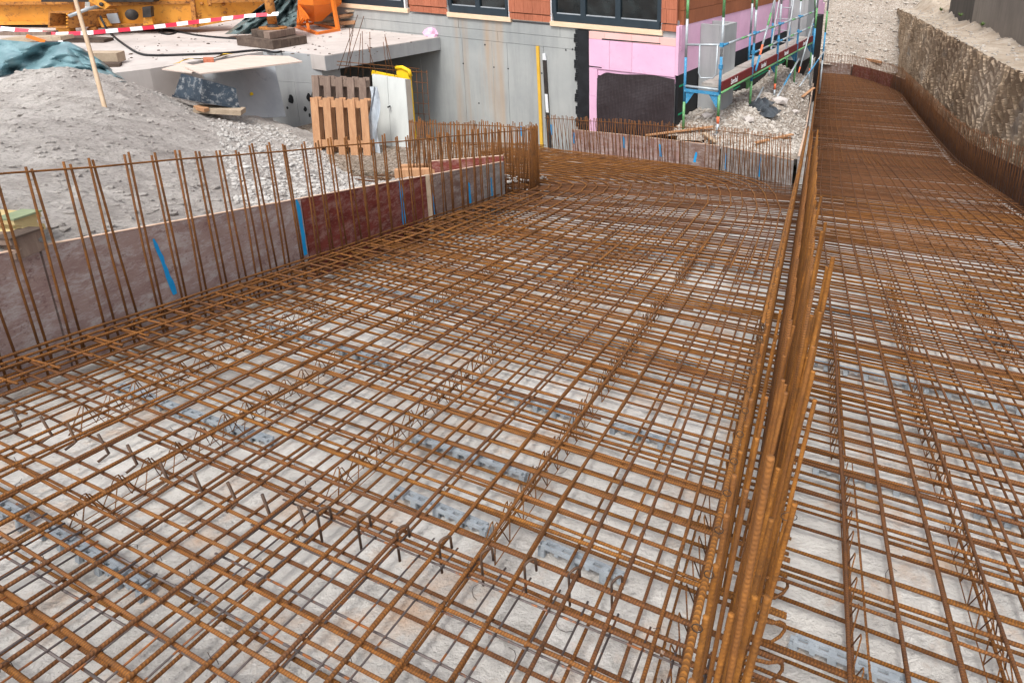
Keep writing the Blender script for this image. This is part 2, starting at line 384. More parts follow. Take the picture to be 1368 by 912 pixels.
class MB:
    def __init__(self): self.v = []; self.f = []; self.uv = []; self.hasuv = False
    def add(self, vs, fs):
        k = len(self.v); self.v.extend([Vector(p) for p in vs]); self.f.extend([tuple(i + k for i in q) for q in fs]); return self
    def box(self, c, size, ax=None, taper=1.0):
        """box centred at c; ax = three axes"""
        c = Vector(c); X, Y, Z = ax if ax else (Vector((1, 0, 0)), Vector((0, 1, 0)), Vector((0, 0, 1)))
        a, b, h = size[0] / 2, size[1] / 2, size[2] / 2
        vs = []
        for k, tz in ((-1, 1.0), (1, taper)):
            for i, j in ((-1, -1), (1, -1), (1, 1), (-1, 1)): vs.append(c + X * (i * a * tz) + Y * (j * b * tz) + Z * (k * h))
        return self.add(vs, [(3, 2, 1, 0), (4, 5, 6, 7), (0, 1, 5, 4), (1, 2, 6, 5), (2, 3, 7, 6), (3, 0, 4, 7)])
    def beam(self, a, b, wd, ht, up=(0, 0, 1)):
        a, b = Vector(a), Vector(b); d = (b - a).normalized(); up = Vector(up)
        y = up.cross(d).normalized(); z = d.cross(y).normalized()
        return self.box((a + b) / 2, ((b - a).length, wd, ht), (d, y, z))
    def prism(self, poly, z0, z1):
        n = len(poly); vs = [(p[0], p[1], z0) for p in poly] + [(p[0], p[1], z1) for p in poly]
        fs = [tuple(range(n - 1, -1, -1)), tuple(range(n, 2 * n))] + [(i, (i + 1) % n, n + (i + 1) % n, n + i) for i in range(n)]
        return self.add(vs, fs)
    def hexa(self, p):      # 8 points: bottom 4, top 4
        return self.add(p, [(3, 2, 1, 0), (4, 5, 6, 7), (0, 1, 5, 4), (1, 2, 6, 5), (2, 3, 7, 6), (3, 0, 4, 7)])
    def slab(self, quad, th):   # quad of four points extruded along -normal by th
        q = [Vector(p) for p in quad]; n = (q[1] - q[0]).cross(q[3] - q[0]).normalized()
        return self.hexa([p - n * th for p in q] + q)
    def tube(self, pts, r, sides=6, closed=False):
        pts = [Vector(p) for p in pts]; n = len(pts); k = len(self.v)
        d0 = (pts[1] - pts[0]); _, u, v = frame_of(d0); L = 0.0; rr = r if hasattr(r, '__len__') else [r] * n
        prev = None; vs = []
        for i in range(n):
            if closed: d = pts[(i + 1) % n] - pts[i - 1]
            else: d = (pts[min(i + 1, n - 1)] - pts[max(i - 1, 0)])
            d = d.normalized()
            u = (u - d * u.dot(d)).normalized(); v = d.cross(u)
            for j in range(sides):
                a = 2 * math.pi * j / sides; vs.append(pts[i] + (u * math.cos(a) + v * math.sin(a)) * rr[i])
        self.v.extend(vs)
        m_ = n if closed else n - 1
        lens = [0.0]
        for i in range(1, n + 1): lens.append(lens[-1] + (pts[i % n] - pts[i - 1]).length)
        for i in range(m_):
            for j in range(sides):
                a, b = k + i * sides + j, k + i * sides + (j + 1) % sides
                i2 = (i + 1) % n
                c, d = k + i2 * sides + (j + 1) % sides, k + i2 * sides + j
                self.f.append((a, b, c, d))
                self.uv.append(((j / sides, lens[i]), ((j + 1) / sides, lens[i]), ((j + 1) / sides, lens[i + 1]), (j / sides, lens[i + 1])))
        if not closed:
            self.f.append(tuple(k + j for j in range(sides - 1, -1, -1))); self.uv.append(tuple((0, 0) for _ in range(sides)))
            e = k + (n - 1) * sides
            self.f.append(tuple(e + j for j in range(sides))); self.uv.append(tuple((0, 0) for _ in range(sides)))
        self.hasuv = True
        return self
    def build(self, name, mat, parent=None, smooth=False, label=None, cat=None, group=None, kind=None, origin=None):
        if parent is not None: o0 = wloc(parent)
        elif origin is not None: o0 = Vector(origin)
        else:
            xs = [p.x for p in self.v]; ys = [p.y for p in self.v]; zs = [p.z for p in self.v]
            o0 = Vector(((min(xs) + max(xs)) / 2, (min(ys) + max(ys)) / 2, min(zs)))
        me = bpy.data.meshes.new(name)
        me.from_pydata([tuple(p - o0) for p in self.v], [], self.f)
        if self.hasuv and len(self.uv) == len(self.f):
            uvl = me.uv_layers.new(name='UVMap')
            flat = [c for fu in self.uv for q in fu for c in q]
            uvl.data.foreach_set('uv', flat)
        me.update()
        o = link(name, me, mat, parent, smooth)
        if parent is None: o.location = o0
        return tag(o, label, cat, group, kind)
def bar(name, pts, r, mat, parent, sides=6):
    return MB().tube(pts, r, sides).build(name, mat, parent, smooth=True)
def lerp(a, b, k): return a + (b - a) * k
def jit(v): return random.uniform(-v, v)

# fence/board polyline helper
class Poly:
    def __init__(self, pts):
        self.p = [Vector(q) for q in pts]; self.l = [0.0]
        for a, b in zip(self.p, self.p[1:]): self.l.append(self.l[-1] + (b - a).length)
        self.len = self.l[-1]
    def at(self, d):
        d = max(0, min(self.len, d))
        for i in range(len(self.p) - 1):
            if d <= self.l[i + 1] or i == len(self.p) - 2:
                k = (d - self.l[i]) / (self.l[i + 1] - self.l[i]); return self.p[i].lerp(self.p[i + 1], k)
    def tan(self, d):
        e = 0.12
        return (self.at(d + e) - self.at(d - e)).normalized()

# ================================================================== SETTING
MB().box((0, 60, -4.6), (900, 900, 0.1)).build('ground', 'ground', kind='structure')

# blinding layer under the steel: follows the ramp
def lean_sheet():
    mb = MB(); ss = np.arange(-3.0, 32.5, 0.35); ts = np.arange(-6.6, 3.9, 0.35); idx = {}
    for i, s in enumerate(ss):
        for j, t in enumerate(ts):
            p = SP(s, t, -0.235 + 0.006 * math.sin(3.1 * s + 1.7 * t) + jit(0.004))
            idx[i, j] = len(mb.v); mb.v.append(p)
    for i in range(len(ss) - 1):
        for j in range(len(ts) - 1):
            s, t = ss[i], ts[j]
            if t < -4.2 and s < 7.6: continue
            if t < -0.35 and s > 13.3: continue
            mb.f.append((idx[i, j], idx[i, j + 1], idx[i + 1, j + 1], idx[i + 1, j]))
    return mb
lean_sheet().build('blinding_concrete', 'lean', kind='structure', smooth=True)

# ================================================================== REINFORCEMENT MATS
TC = (7.7, -3.6)                                              # turning point of the left lane (s, t)
OUT = [st(hL(*p)) for p in [(690, 190), (735, 197), (761, 200), (834, 208), (896, 216), (930, 220), (959, 225), (1000, 234), (1050, 246)]]
OUT = [(8.6, -0.12)] + OUT[::-1]                                               # from the divider round to the building
def r_out(phi):
    """radius of the outer edge at angle phi (0 = across to the divider, 90 = straight ahead)"""
    best = 3.35
    dx, dy = math.cos(phi), math.sin(phi)                      # dx along t, dy along s
    for (s0, t0), (s1, t1) in zip(OUT, OUT[1:]):
        ax, ay = t0 - TC[1], s0 - TC[0]; bx, by = t1 - TC[1], s1 - TC[0]
        den = dx * (by - ay) - dy * (bx - ax)
        if abs(den) < 1e-9: continue
        q = (ax * (by - ay) - ay * (bx - ax)) / den
        k = (ax * dy - ay * dx) / den
        if q > 0 and -0.01 <= k <= 1.01: return q
    return best if phi < 1 else 4.6
def r_s(phi):
    # smooth hand-over from the lane width to the outer edge
    k = min(1, max(0, phi / 0.9)); k = k * k * (3 - 2 * k)
    return lerp(3.38, min(r_out(phi), 4.7) - 0.1, k)
def t_left(s): return lerp(-3.86, -3.56, (s - 2.1) / 5.3) if s < 7.4 else -6.0
def t_right(s):
    if s < 9.6: return -0.17
    for (s0, t0), (s1, t1) in zip(OUT, OUT[1:]):
        if s0 <= s <= s1: return lerp(t0, t1, (s - s0) / (s1 - s0)) - 0.1
    return -5
def skew(s):
    k = min(1, max(0, (s - 4.0) / 4.5)); return lerp(-0.2, 0.08, k)
def trans_bar(s0, ta, tb, dz, piv=-1.8, n=5, wob=0.004):
    k = skew(s0) + jit(.012); pts = []
    for i in range(n):
        t = lerp(ta, tb, i / (n - 1)); pts.append(SP(s0 + k * (t - piv) + jit(.007), t, dz + jit(wob)))
    return pts

def left_mat(z_long, z_tr, label, name, upper):
    root = thing(name, label, 'rebar mat', SP(2, -1.8, z_tr))
    n = 23
    for i in range(n):
        f = (i + 0.35 + jit(0.09)) / n
        if not upper: f += 0.017
        r0 = f * 3.38
        if upper: LONGT.append(f)
        lap = 5.3 + jit(.55)
        def lane_pt(s, off=0.0):
            tl = t_left(min(s, 7.4)); t = lerp(tl + 0.06, -0.2, f)
            t = lerp(t, TC[1] + r0, min(1, max(0, (s - 4) / 3.5)))
            return SP(s, t + off + jit(0.006), z_long + jit(0.003))
        pts = [lane_pt(s) for s in np.concatenate([np.arange(-1.6, lap + .5, 0.5), [lap + .75]])]
        bar('longitudinal_bar', pts, 0.0070 if upper else 0.0064, random.choice(('rust_dark', 'rust', 'rust')), root, 7 if upper else 6)
        pts = [lane_pt(s, .017) for s in np.concatenate([np.arange(lap, TC[0] - .2, .5), [TC[0]]])]
        for phi in np.arange(0.06, 2.5, 0.11 if r0 > 0.5 else 0.25):
            rr = f * r_s(phi)
            pts.append(SP(TC[0] + rr * math.sin(phi), TC[1] + rr * math.cos(phi), z_long + .006 + jit(0.003)))
        bar('curved_bar', pts, 0.0082 if upper else 0.0066, 'rust_bright' if upper else 'rust_dark', root, 7 if upper else 6)
    s = -1.2
    while s < 12.3:
        dense = 0.0 if s < 1.75 else min(1, (s - 1.75) / 1.5)
        reps = 1
        if upper and random.random() < 0.25 + 0.35 * dense: reps = 2
        for q in range(reps):
            so = s + q * random.choice((0.016, 0.05, 0.07)) + jit(0.012)
            k = skew(so)
            # ends on the two lane edges, measured along the skewed line
            ta, tb = t_left(min(so + 0.3, 7.4)) + 0.02, t_right(so) if so >= 9.6 else 0.06
            if so > 7.6: ta = -5.6
            if so > 11: tb = min(tb, t_right(so + 0.1))
            if tb - ta < 0.4: continue
            if upper and random.random() < 0.28: 
                if random.random() < 0.5: ta += random.uniform(0.2, 1.6)
                else: tb -= random.uniform(0.2, 1.6)
            tb2, ta2 = tb, ta
            if upper and .8 < so < 3.6: TRS.append((so, ta, tb))
            zz = z_tr - q * 0.004
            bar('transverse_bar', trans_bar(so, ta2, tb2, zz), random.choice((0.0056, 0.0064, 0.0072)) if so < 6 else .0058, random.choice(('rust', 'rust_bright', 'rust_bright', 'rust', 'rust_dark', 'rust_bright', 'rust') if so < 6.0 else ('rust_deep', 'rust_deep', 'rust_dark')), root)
        s += (0.138 if upper else 0.13) * (1 if s < 2.2 else 0.8) * random.uniform(0.85, 1.15) if s < 6.5 else .1 + jit(.008)
    return root
LONGT, TRS = [], []
left_mat(0.0, -0.0145, 'rusty upper layer of bent steel bars over the curving left lane', 'upper_rebar_mat', True)
left_mat(-0.165, -0.180, 'rusty lower layer of steel bars close above the blinding in the left lane', 'lower_rebar_mat', False)

ties = thing('crossing_ties', 'dark twisted wire ties at the crossings of the upper bars', 'tie wire', SP(2, -1.8, 0))
for so, ta, tb in TRS:
    for f in LONGT:
        if random.random() > .28: continue
        t = lerp(t_left(so) + .06, -.2, f); s_ = so + skew(so) * (t + 1.8)
        if not (ta < t < tb): continue
        c = SP(s_, t, -.006); d1 = (HS + HT).normalized() * .0125; up = Vector((0, 0, .0155))
        tail = c + up * 1.1 + Vector((jit(.014), jit(.014), random.uniform(.004, .016)))
        MB().tube([c - d1 - up * .8, c - d1 * .8 + up * .7, c + up * 1.05, c + d1 * .8 + up * .7, c + d1 - up * .8], .0009, 4).tube([c + up, tail], .0009, 4).build('tie_wire', 'tie', ties)
def right_mat(z_long, z_tr, label, name, upper, s0, s1):
    root = thing(name, label, 'rebar mat', SP(s0 + 2, 1.5, z_tr))
    n = 20
    for i in range(n):
        t0 = 0.20 + i * 0.15 + jit(0.02) + (0 if upper else 0.05) - (0.06 if s0 > 5 else 0)
        if t0 > 2.85: break
        pts = []
        grid = np.concatenate([np.arange(-1.4, 12.5, 0.7), np.arange(12.6, 14.1, 0.3)]) if s0 < 5 else np.concatenate([np.arange(12.7, 16.5, 0.3), np.arange(16.8, 31.3, 0.7)])
        for s in grid:
            t = t0 + 0.03 * math.sin(s * 0.5 + i * 0.4) + (0.012 * (s - 4) if s < 8 else 0.048) * (0.4 if i > 4 else -0.3)
            if s > 16 and t > tR(s) - .06: break
            pts.append(SP(s, t + jit(0.006), z_long + (.012 if s0 > 5 and upper else 0) + jit(0.003)))
        if len(pts) > 2: bar('longitudinal_bar', pts, 0.0070, 'rust_dark' if random.random() < .45 else 'rust', root, 7 if upper else 6)
    s = s0
    while s < s1:
        reps = 2 if (upper and s < 9 and random.random() < 0.5) else 1
        for q in range(reps):
            so = s + q * random.choice((0.016, 0.045, 0.07)) + jit(0.01)
            ta, tb = -0.05, 2.86
            if so > 16: tb = tR(so) - .05
            if tb - ta < 0.4: continue
            if upper and so < 12 and random.random() < 0.3:
                if random.random() < 0.5: ta += random.uniform(0.2, 1.2)
                else: tb -= random.uniform(0.3, 1.2)
            k = -0.2 if so < 6 else lerp(-0.2, -0.05, min(1, (so - 6) / 5))
            k += jit(.015); pts = [SP(so + k * (lerp(ta, tb, u) - 0.1) + jit(.006), lerp(ta, tb, u), z_tr - q * 0.004 + jit(0.003)) for u in (0, .33, .66, 1)]
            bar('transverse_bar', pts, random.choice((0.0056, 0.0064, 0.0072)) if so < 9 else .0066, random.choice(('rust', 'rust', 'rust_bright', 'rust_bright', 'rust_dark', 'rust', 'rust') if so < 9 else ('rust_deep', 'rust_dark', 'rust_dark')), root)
        s += (.14 if upper else .125) * (1 if s < 2.6 else 0.82) * random.uniform(0.85, 1.15) if s < 9 else ((.088 if upper else .071) if s < 20 else .098) + jit(.012)
    return root
right_mat(0.0, -0.0145, 'rusty upper layer of steel bars in the steep near part of the straight lane', 'upper_rebar_mat', True, 0.2, 13.0)
right_mat(-0.165, -0.180, 'rusty lower layer of steel bars in the steep near part of the straight lane', 'lower_rebar_mat', False, 0.2, 13.0)
right_mat(0.0, -0.0145, 'brown upper layer of steel bars in the flat far part of the straight lane', 'upper_rebar_mat', True, 13.05, 31.2)
right_mat(-0.165, -0.180, 'brown lower layer of steel bars in the flat far part of the straight lane', 'lower_rebar_mat', False, 13.05, 31.2)

# thin grey wire mesh sheets lying between the layers in the foreground
def wire_sheet(s0, s1, ta, tb, rot, label, dz=-0.03):
    root = thing('wire_mesh_sheet', label, 'wire mesh', SP((s0 + s1) / 2, (ta + tb) / 2, dz))
    t = ta
    while t < tb:
        bar('long_wire', [SP(s0 + jit(.02) - 0.2 * (t - ta), t + rot * 0, dz), SP((s0 + s1) / 2 - 0.2 * (t - ta), t + jit(.006), dz - .003), SP(s1 - 0.2 * (t - ta), t + rot * (s1 - s0), dz)], 0.0036, 'greybar', root, 5); t += 0.1 + jit(.01)
    s = s0
    while s < s1:
        bar('cross_wire', [SP(s, ta - .03, dz - .007), SP(s - 0.2 * (tb - ta) / 2, (ta + tb) / 2, dz - .01), SP(s - 0.2 * (tb - ta), tb + .03, dz - .007)], 0.0036, 'greybar', root, 5); s += 0.15 + jit(.012)
    return root
wire_sheet(0.5, 1.75, -1.75, -0.16, 0.02, 'thin grey and orange speckled wire mesh sheet near the bent hooks', -.024)
wire_sheet(0.2, 1.4, -2.6, -1.8, 0.03, 'thin grey wire mesh sheet beside the speckled sheet', -.024)

# ------------------------------------------------------------------ close edge steel beside the left boards
edge = thing('edge_bar_cage', 'close edge bars with hairpins along the foot of the left formwork boards', 'rebar cage', SP(3, -3.78, -.2))
for off, dz, r_ in ((.02, .008, .008), (.075, .0, .007), (.03, -.09, .0066), (.05, -.165, .007), (.12, -.01, .0066), (.02, -.045, .0066), (.03, -.135, .0066)):
    bar('edge_bar', [SP(q, t_left(min(q, 7.4)) + off + jit(.008), dz + jit(.004)) for q in np.arange(-.5, 7.5, .5)], r_, 'rust', edge, 7)
q = -.3
while q < 7.3:
    tl = t_left(q); pts = [SP(q - .03, tl + .34, -.006)] + [SP(q, tl + .005 + .05 * (1 - math.cos(a_)) * 0 + .045 * (1 - math.sin(a_)), -.088 + .085 * math.cos(a_)) for a_ in np.linspace(0, math.pi, 7)] + [SP(q - .03, tl + .34, -.174)]
    bar('hairpin', pts, .0062, random.choice(('rust', 'rust_dark')), edge, 6); q += .15 * random.uniform(.8, 1.2)

# ------------------------------------------------------------------ spacers under the lower layer
def spacer_mesh(L):
    mb = MB(); w_, h_ = 0.040, 0.048; n = int(L / 0.06)
    for sgn in (-1, 1): mb.box((0, sgn * (w_ / 2 - .006), h_ - .006), (L, 0.012, 0.012))
    for i in range(n + 1):
        x = -L / 2 + i * L / n
        mb.box((x, 0, h_ - .0065), (0.034 if i % 2 else .026, w_ - .026, 0.011))
        for sgn in (-1, 1):
            if i % 2 == 0: mb.box((x, sgn * (w_ / 2 - .0062), (h_ - .0122) / 2), (0.028, 0.011, h_ - .0122))
            else: mb.box((x, sgn * (w_ / 2 - .0062), h_ - .018), (0.018, 0.0105, 0.011))
    me = bpy.data.meshes.new('bar_spacer'); me.from_pydata([tuple(p) for p in mb.v], [], mb.f); me.materials.append(M['spacer']); return me
SPM = [spacer_mesh(l) for l in (0.62, 0.48, 0.34)]
def put_spacer(s, t, me, ang=0.0):
    p = SP(s, t, -0.232); q = SP(s - 0.2 * 0.1 + ang * 0.1, t + 0.1, -0.232); X = (q - p).normalized(); Z = NL.copy(); Y = Z.cross(X).normalized(); Z = X.cross(Y)
    o = bpy.data.objects.new('bar_spacer', me); col.objects.link(o)
    mm = Matrix.Identity(4)
    for i in range(3): mm[i][0], mm[i][1], mm[i][2], mm[i][3] = X[i], Y[i], Z[i], p[i]
    o.matrix_world = mm
    tag(o, 'grey notched spacer strip on the blinding under the curving lane bars' if t < 0 else 'grey notched spacer strip on the blinding under the straight lane bars', 'spacer', 'spacer strips under the curving lane' if t < 0 else 'spacer strips under the straight lane')
for s_row, t0, t1 in [(0.62, -2.7, -1.4), (1.28, -3.2, -0.2), (1.02, -0.45, -0.2), (2.05, -3.4, -0.3), (2.4, -2.2, -.9), (2.95, -3.4, -0.3), (3.85, -3.3, -0.3), (4.9, -3.2, -.3), (6.0, -3.2, -.4),
                      (1.18, 0.2, 0.55), (1.72, 0.2, 2.6), (2.75, 0.2, 2.7), (3.35, .9, 2.7), (3.9, 0.2, 2.7), (5.0, .2, 2.6)]:
    t = t0 + 0.2
    while t < t1:
        me = random.choice(SPM[:2]) if t1 - t > 0.5 else SPM[2]
        if random.random() < 0.9: put_spacer(s_row - 0.2 * (t + 1.8 if t < 0 else t) + jit(0.015), t, me, jit(.06))
        t += 0.56 + random.uniform(0, 0.12)

# ------------------------------------------------------------------ wire lattice chairs holding the upper layer
def lattice(s0, s1, t, label_far=False):
    mb = MB(); s = s0; h = 0.13
    for sgn in (-1, 1):
        pts = []; q = s0; up = False
        while q < s1:
            pts.append(SP(q, t + (sgn * 0.032 if not up else sgn * 0.008), -0.19 + (h if up else 0)))
            if up: pts.append(SP(q + 0.014, t + sgn * 0.008, -0.19 + h))
            q += 0.06; up = not up
        mb.tube(pts, 0.0026, 4)
        mb.tube([SP(s0, t + sgn * .034, -0.185), SP(s1, t + sgn * .034, -0.185)], 0.0024, 4)
    mb.build('wire_lattice_chair', 'rust_bright', smooth=True, label='thin zigzag wire chair between the bar layers of the curving lane' if t < 0 else 'thin zigzag wire chair between the bar layers of the straight lane', cat='bar chair', group='zigzag wire chairs in the curving lane' if t < 0 else 'zigzag wire chairs in the straight lane')
for t, segs in ((-3.15, [(1.9, 3.6)]), (-2.5, [(1.5, 2.9), (3.4, 5.0)]), (-1.75, [(1.9, 3.3), (4.4, 6.0)]), (-1.0, [(1.75, 2.9), (3.0, 4.6), (5.0, 6.6)]), (-0.26, [(1.0, 2.2), (2.35, 4.4)]),
                (0.28, [(1.3, 2.6), (2.8, 4.2)]), (0.72, [(1.5, 2.4), (2.6, 3.6), (3.9, 5.5)]), (1.4, [(2.2, 3.6), (4.2, 5.8)])):
    for a, b in segs: lattice(a + jit(.05), b + jit(.05), t + jit(.02))

# ------------------------------------------------------------------ upright stubs and bent hooks along one row
for px, py in [(16, 545), (54, 556), (90, 565), (131, 580), (170, 594), (214, 618), (258, 630), (304, 644), (350, 660), (399, 676)]:
    p = hit(px, py, NL, (0, 0, 0.02)); b = p + Vector((0.012 + jit(.006), 0.006, -0.10))
    MB().tube([b + Vector((-.02, -.035, -.012)), b + Vector((-.005, -.008, -.003)), b, p], 0.0055, 6).build('stub_bar', 'stub', smooth=True, label='short dark upright stub bar poking through the rusty grid', cat='stub bar', group='row of dark stub bars')
for px, py in [(432, 682), (485, 692), (537, 707), (594, 722), (650, 738), (708, 752), (767, 764), (824, 776)]:
    p = hit(px, py, NL, (0, 0, 0.022)); d = HS * 0.016 + HT * 0.012; dn = Vector((0.002, 0, -0.125))
    arc = [p - d * math.cos(a) + Vector((0, 0, 0.013 * math.sin(a))) for a in (0, .5, 1, 1.57, 2.1, 2.6, 3.14)]
    MB().tube([p - d + dn] + arc + [p + d + Vector((.002, 0, -.045))], 0.0044, 6).build('hooked_bar', 'stub', smooth=True, label='dark hairpin bar hooked over a rusty bar in the grid', cat='hooked bar', group='row of dark hairpin hooks')
# loose clippings of tie wire on the blinding
for k in range(34):
    s_, t_ = random.uniform(0.9, 4.0), random.choice((random.uniform(-2.6, -0.2), random.uniform(.25, 1.6)))
    p = SP(s_, t_, -0.224); a = random.uniform(0, 6.28); pts = []
    for i in range(5): pts.append(p + Vector((math.cos(a + i * .35), math.sin(a + i * .35), 0)) * 0.016 * i + Vector((0, 0, 0.004 + .006 * math.sin(i))))
    MB().tube(pts, 0.0011, 4).build('wire_clipping', 'tie', label='loose curl of tie wire lying on the blinding', cat='wire', group='loose tie wire clippings')

# ================================================================== STARTER-BAR ROWS AND FORMWORK
def starter_row(poly, h0, h1, label, spacing=0.17, r=0.0062, base=-0.2, pair=True, rail_h=-0.045, lean=0.0, mat='rust', jt=0.02, side=1, rails=1):
    root = thing('starter_bar_row', label, 'rebar row', poly.at(0) + Vector((0, 0, base)))
    d = 0.05
    while d < poly.len:
        k = d / poly.len; h = lerp(h0, h1, k) + jit(jt); p = poly.at(d); T = poly.tan(d); Nn = Vector((T.y, -T.x, 0)).normalized() * side
        top = p + Vector((0, 0, h)) + T * jit(0.015)
        bar('vertical_bar', [p + Vector((0, 0, base)) + T * jit(.012) - HT * lean, (p + Vector((0, 0, base)) - HT * lean).lerp(top, .5) + Vector((jit(.004), jit(.004), 0)), top], r, mat, root, 6)
        if pair:
            off = 0.024 + jit(0.008)
            t2 = top + T * off + Vector((0, 0, jit(.02)))
            b2 = p + T * (0.09 + jit(.03)) - Nn * 0.05 + Vector((0, 0, base))
            bar('vertical_bar', [b2, b2.lerp(t2, .5) + Vector((jit(.005), jit(.005), 0)), t2], r, mat, root, 6)
        d += spacing * random.uniform(0.8, 1.2)
    for q in range(rails):
        n = max(3, int(poly.len / 0.4)); pts = []
        for i in range(n + 1):
            dd = poly.len * i / n; T = poly.tan(dd); Nn = Vector((T.y, -T.x, 0)).normalized() * side
            pts.append(poly.at(dd) + Vector((0, 0, lerp(h0, h1, i / n) + rail_h - q * .35 + jit(.006))) + Nn * (2 * r + .001))
        bar('rail_bar', pts, r * 0.95, mat, root, 6)
    return root
def board(a, b, h0, h1, mat, label, th=0.021, base=-0.24, marks=(), edge=True, cat='formwork board', group='formwork boards along the ramp edge', out=Vector((0, 0, 0))):
    """upright shuttering panel between a and b (points on the slab edge), heights above the slab"""
    a, b = Vector(a), Vector(b); T = (b - a); L = T.length; Tn = Vector((T.x, T.y, 0)).normalized(); Nn = Vector((-Tn.y, Tn.x, 0))
    z = Vector((0, 0, 1))
    root = thing('formwork_board', label, cat, a + z * base, group)
    lo = [a + z * base, b + z * base]; hi = [a + z * h0, b + z * h1]
    MB().hexa([lo[0], lo[1], lo[1] + Nn * th, lo[0] + Nn * th, hi[0], hi[1], hi[1] + Nn * th, hi[0] + Nn * th]).build('panel', mat, root)
    if edge:
        e = z * 0.004
        MB().hexa([hi[0] - Nn * .002, hi[1] - Nn * .002, hi[1] + Nn * (th + .002), hi[0] + Nn * (th + .002), hi[0] + e - Nn * .002, hi[1] + e - Nn * .002, hi[1] + e + Nn * (th + .002), hi[0] + e + Nn * (th + .002)]).build('top_edge', 'ply_edge', root)
    for (u, wd, k0, k1, ln) in marks:
        p = a + T * u; q0 = p + z * lerp(base * 0 , lerp(h0, h1, u), k0) - Nn * .003; q1 = p + z * lerp(0, lerp(h0, h1, u), k1) - Nn * .003 + Tn * ln
        mb = MB(); n_ = 9
        for i_ in range(n_ + 1):
            c_ = q0.lerp(q1, i_ / n_); w0 = wd * (1 - .25 * i_ / n_) * (1 if i_ < n_ else .5)
            mb.v += [c_ + Tn * jit(.004), c_ + Tn * (w0 + jit(.005))]
        mb.f = [(2 * i_, 2 * i_ + 1, 2 * i_ + 3, 2 * i_ + 2) for i_ in range(n_)]
        mb.build('paint_stripe', 'blue_paint', root)
    return root
def on_L(px, py, dz=0): p = hL(px, py); return Vector((p.x, p.y, slabz(p.x, p.y) + dz))

# --- left edge of the left lane
FA, FB = Vector((-3.63, 1.95, 0)), Vector((-1.97, 7.55, 0))
def fpt(k, off=0.0):
    p = FA.lerp(FB, k); T = (FB - FA).normalized(); Nn = Vector((-T.y, T.x, 0)); p = p + Nn * off; p.z = slabz(p.x, p.y); return p
left_poly = Poly([fpt(k) for k in (0, .2, .4, .6, .8, .93)] + [SP(7.55, -3.49), SP(7.75, -3.42)])
starter_row(left_poly, 1.03, 0.80, 'row of paired rusty starter bars along the mauve and red formwork boards', 0.145, 0.0062)
# boards: outer face 0.1 m behind the bars
fbreak = [(-0.05, 0.255), (0.2563, 0.575), (0.576, 0.78), (0.7812, 0.905), (0.9062, 1.0)]
def kpx(px, py):  # fraction along the fence from a pixel on its plane
    T = (FB - FA).normalized(); n = T.cross(Vector((0, 0, 1))); p = hit(px, py, n, FA + Vector((-T.y, T.x, 0)) * .1); return (Vector((p.x, p.y, 0)) - FA).dot(T) / (FB - FA).length
kb = [kpx(63, 380), kpx(405, 300), kpx(569, 262), kpx(640, 240)]
def hb(k): return lerp(0.545, 0.40, k)
spans = [(-0.08, kb[0], 'ply_mauve', 'weathered mauve formwork board with an unpainted end by the olive timber beams', ()),
         (kb[0] + .002, kb[1], 'ply_mauve', 'long mauve formwork board with one slanting blue paint stripe below the sand heap', ((0.36, 0.03, 0.02, .85, -0.05), (0.972, 0.04, 0.0, 1.0, 0))),
         (kb[1] + .002, kb[2], 'ply_red', 'dark red formwork board with white scuffs below the gravel', ((0.74, 0.045, 0.0, 1.0, 0),)),
         (kb[2] + .002, kb[3], 'ply_brown', 'brown grey formwork board next to the dark red one', ((0.06, 0.035, 0.0, .6, 0), (0.75, 0.04, 0.0, .6, 0))),
         (kb[3] + .002, 1.03, 'ply_grey', 'pale grey formwork board at the round end of the bar row', ((0.4, 0.03, 0.0, .6, 0),))]
for a, b, mt, lb, mk in spans:
    board(fpt(a, .09), fpt(b, .09), hb(max(0, a)), hb(b), mt, lb, marks=mk)
# grey batten where two boards meet
kk = kb[2] + .004; p = fpt(kk, .085)
MB().beam(p + Vector((0, 0, -.2)), p + Vector((0, 0, hb(kk) + .01)), 0.05, 0.02, up=(0.3, -1, 0)).build('batten', 'wood_grey', label='upright grey batten covering the joint beside the dark red board', cat='batten')
# --- round end and the far run going back to the tunnel
arc = [SP(TC[0] + .18 * math.sin(a), TC[1] + .18 * math.cos(a)) for a in np.linspace(0.1, 2.2, 7)]
end_poly = Poly(arc + [SP(7.75, -4.1), SP(7.65, -4.6), SP(7.6, -5.1)])
starter_row(end_poly, 0.80, 0.78, 'dense cluster of rusty starter bars turning round the end of the low wall', 0.045, 0.0066, pair=True, jt=.03, rails=1)
board(SP(7.62, -3.8), SP(7.5, -4.75), 0.40, 0.26, 'ply_red', 'maroon formwork board behind the round end of the bar row', group=None)
# extra bunched bars at the very end
starter_row(Poly([SP(7.5, -3.44), SP(7.78, -3.4), SP(7.95, -3.5)]), 0.81, 0.8, 'bundle of rusty starter bars at the tip of the low wall', 0.028, 0.0066, pair=False, rails=0)

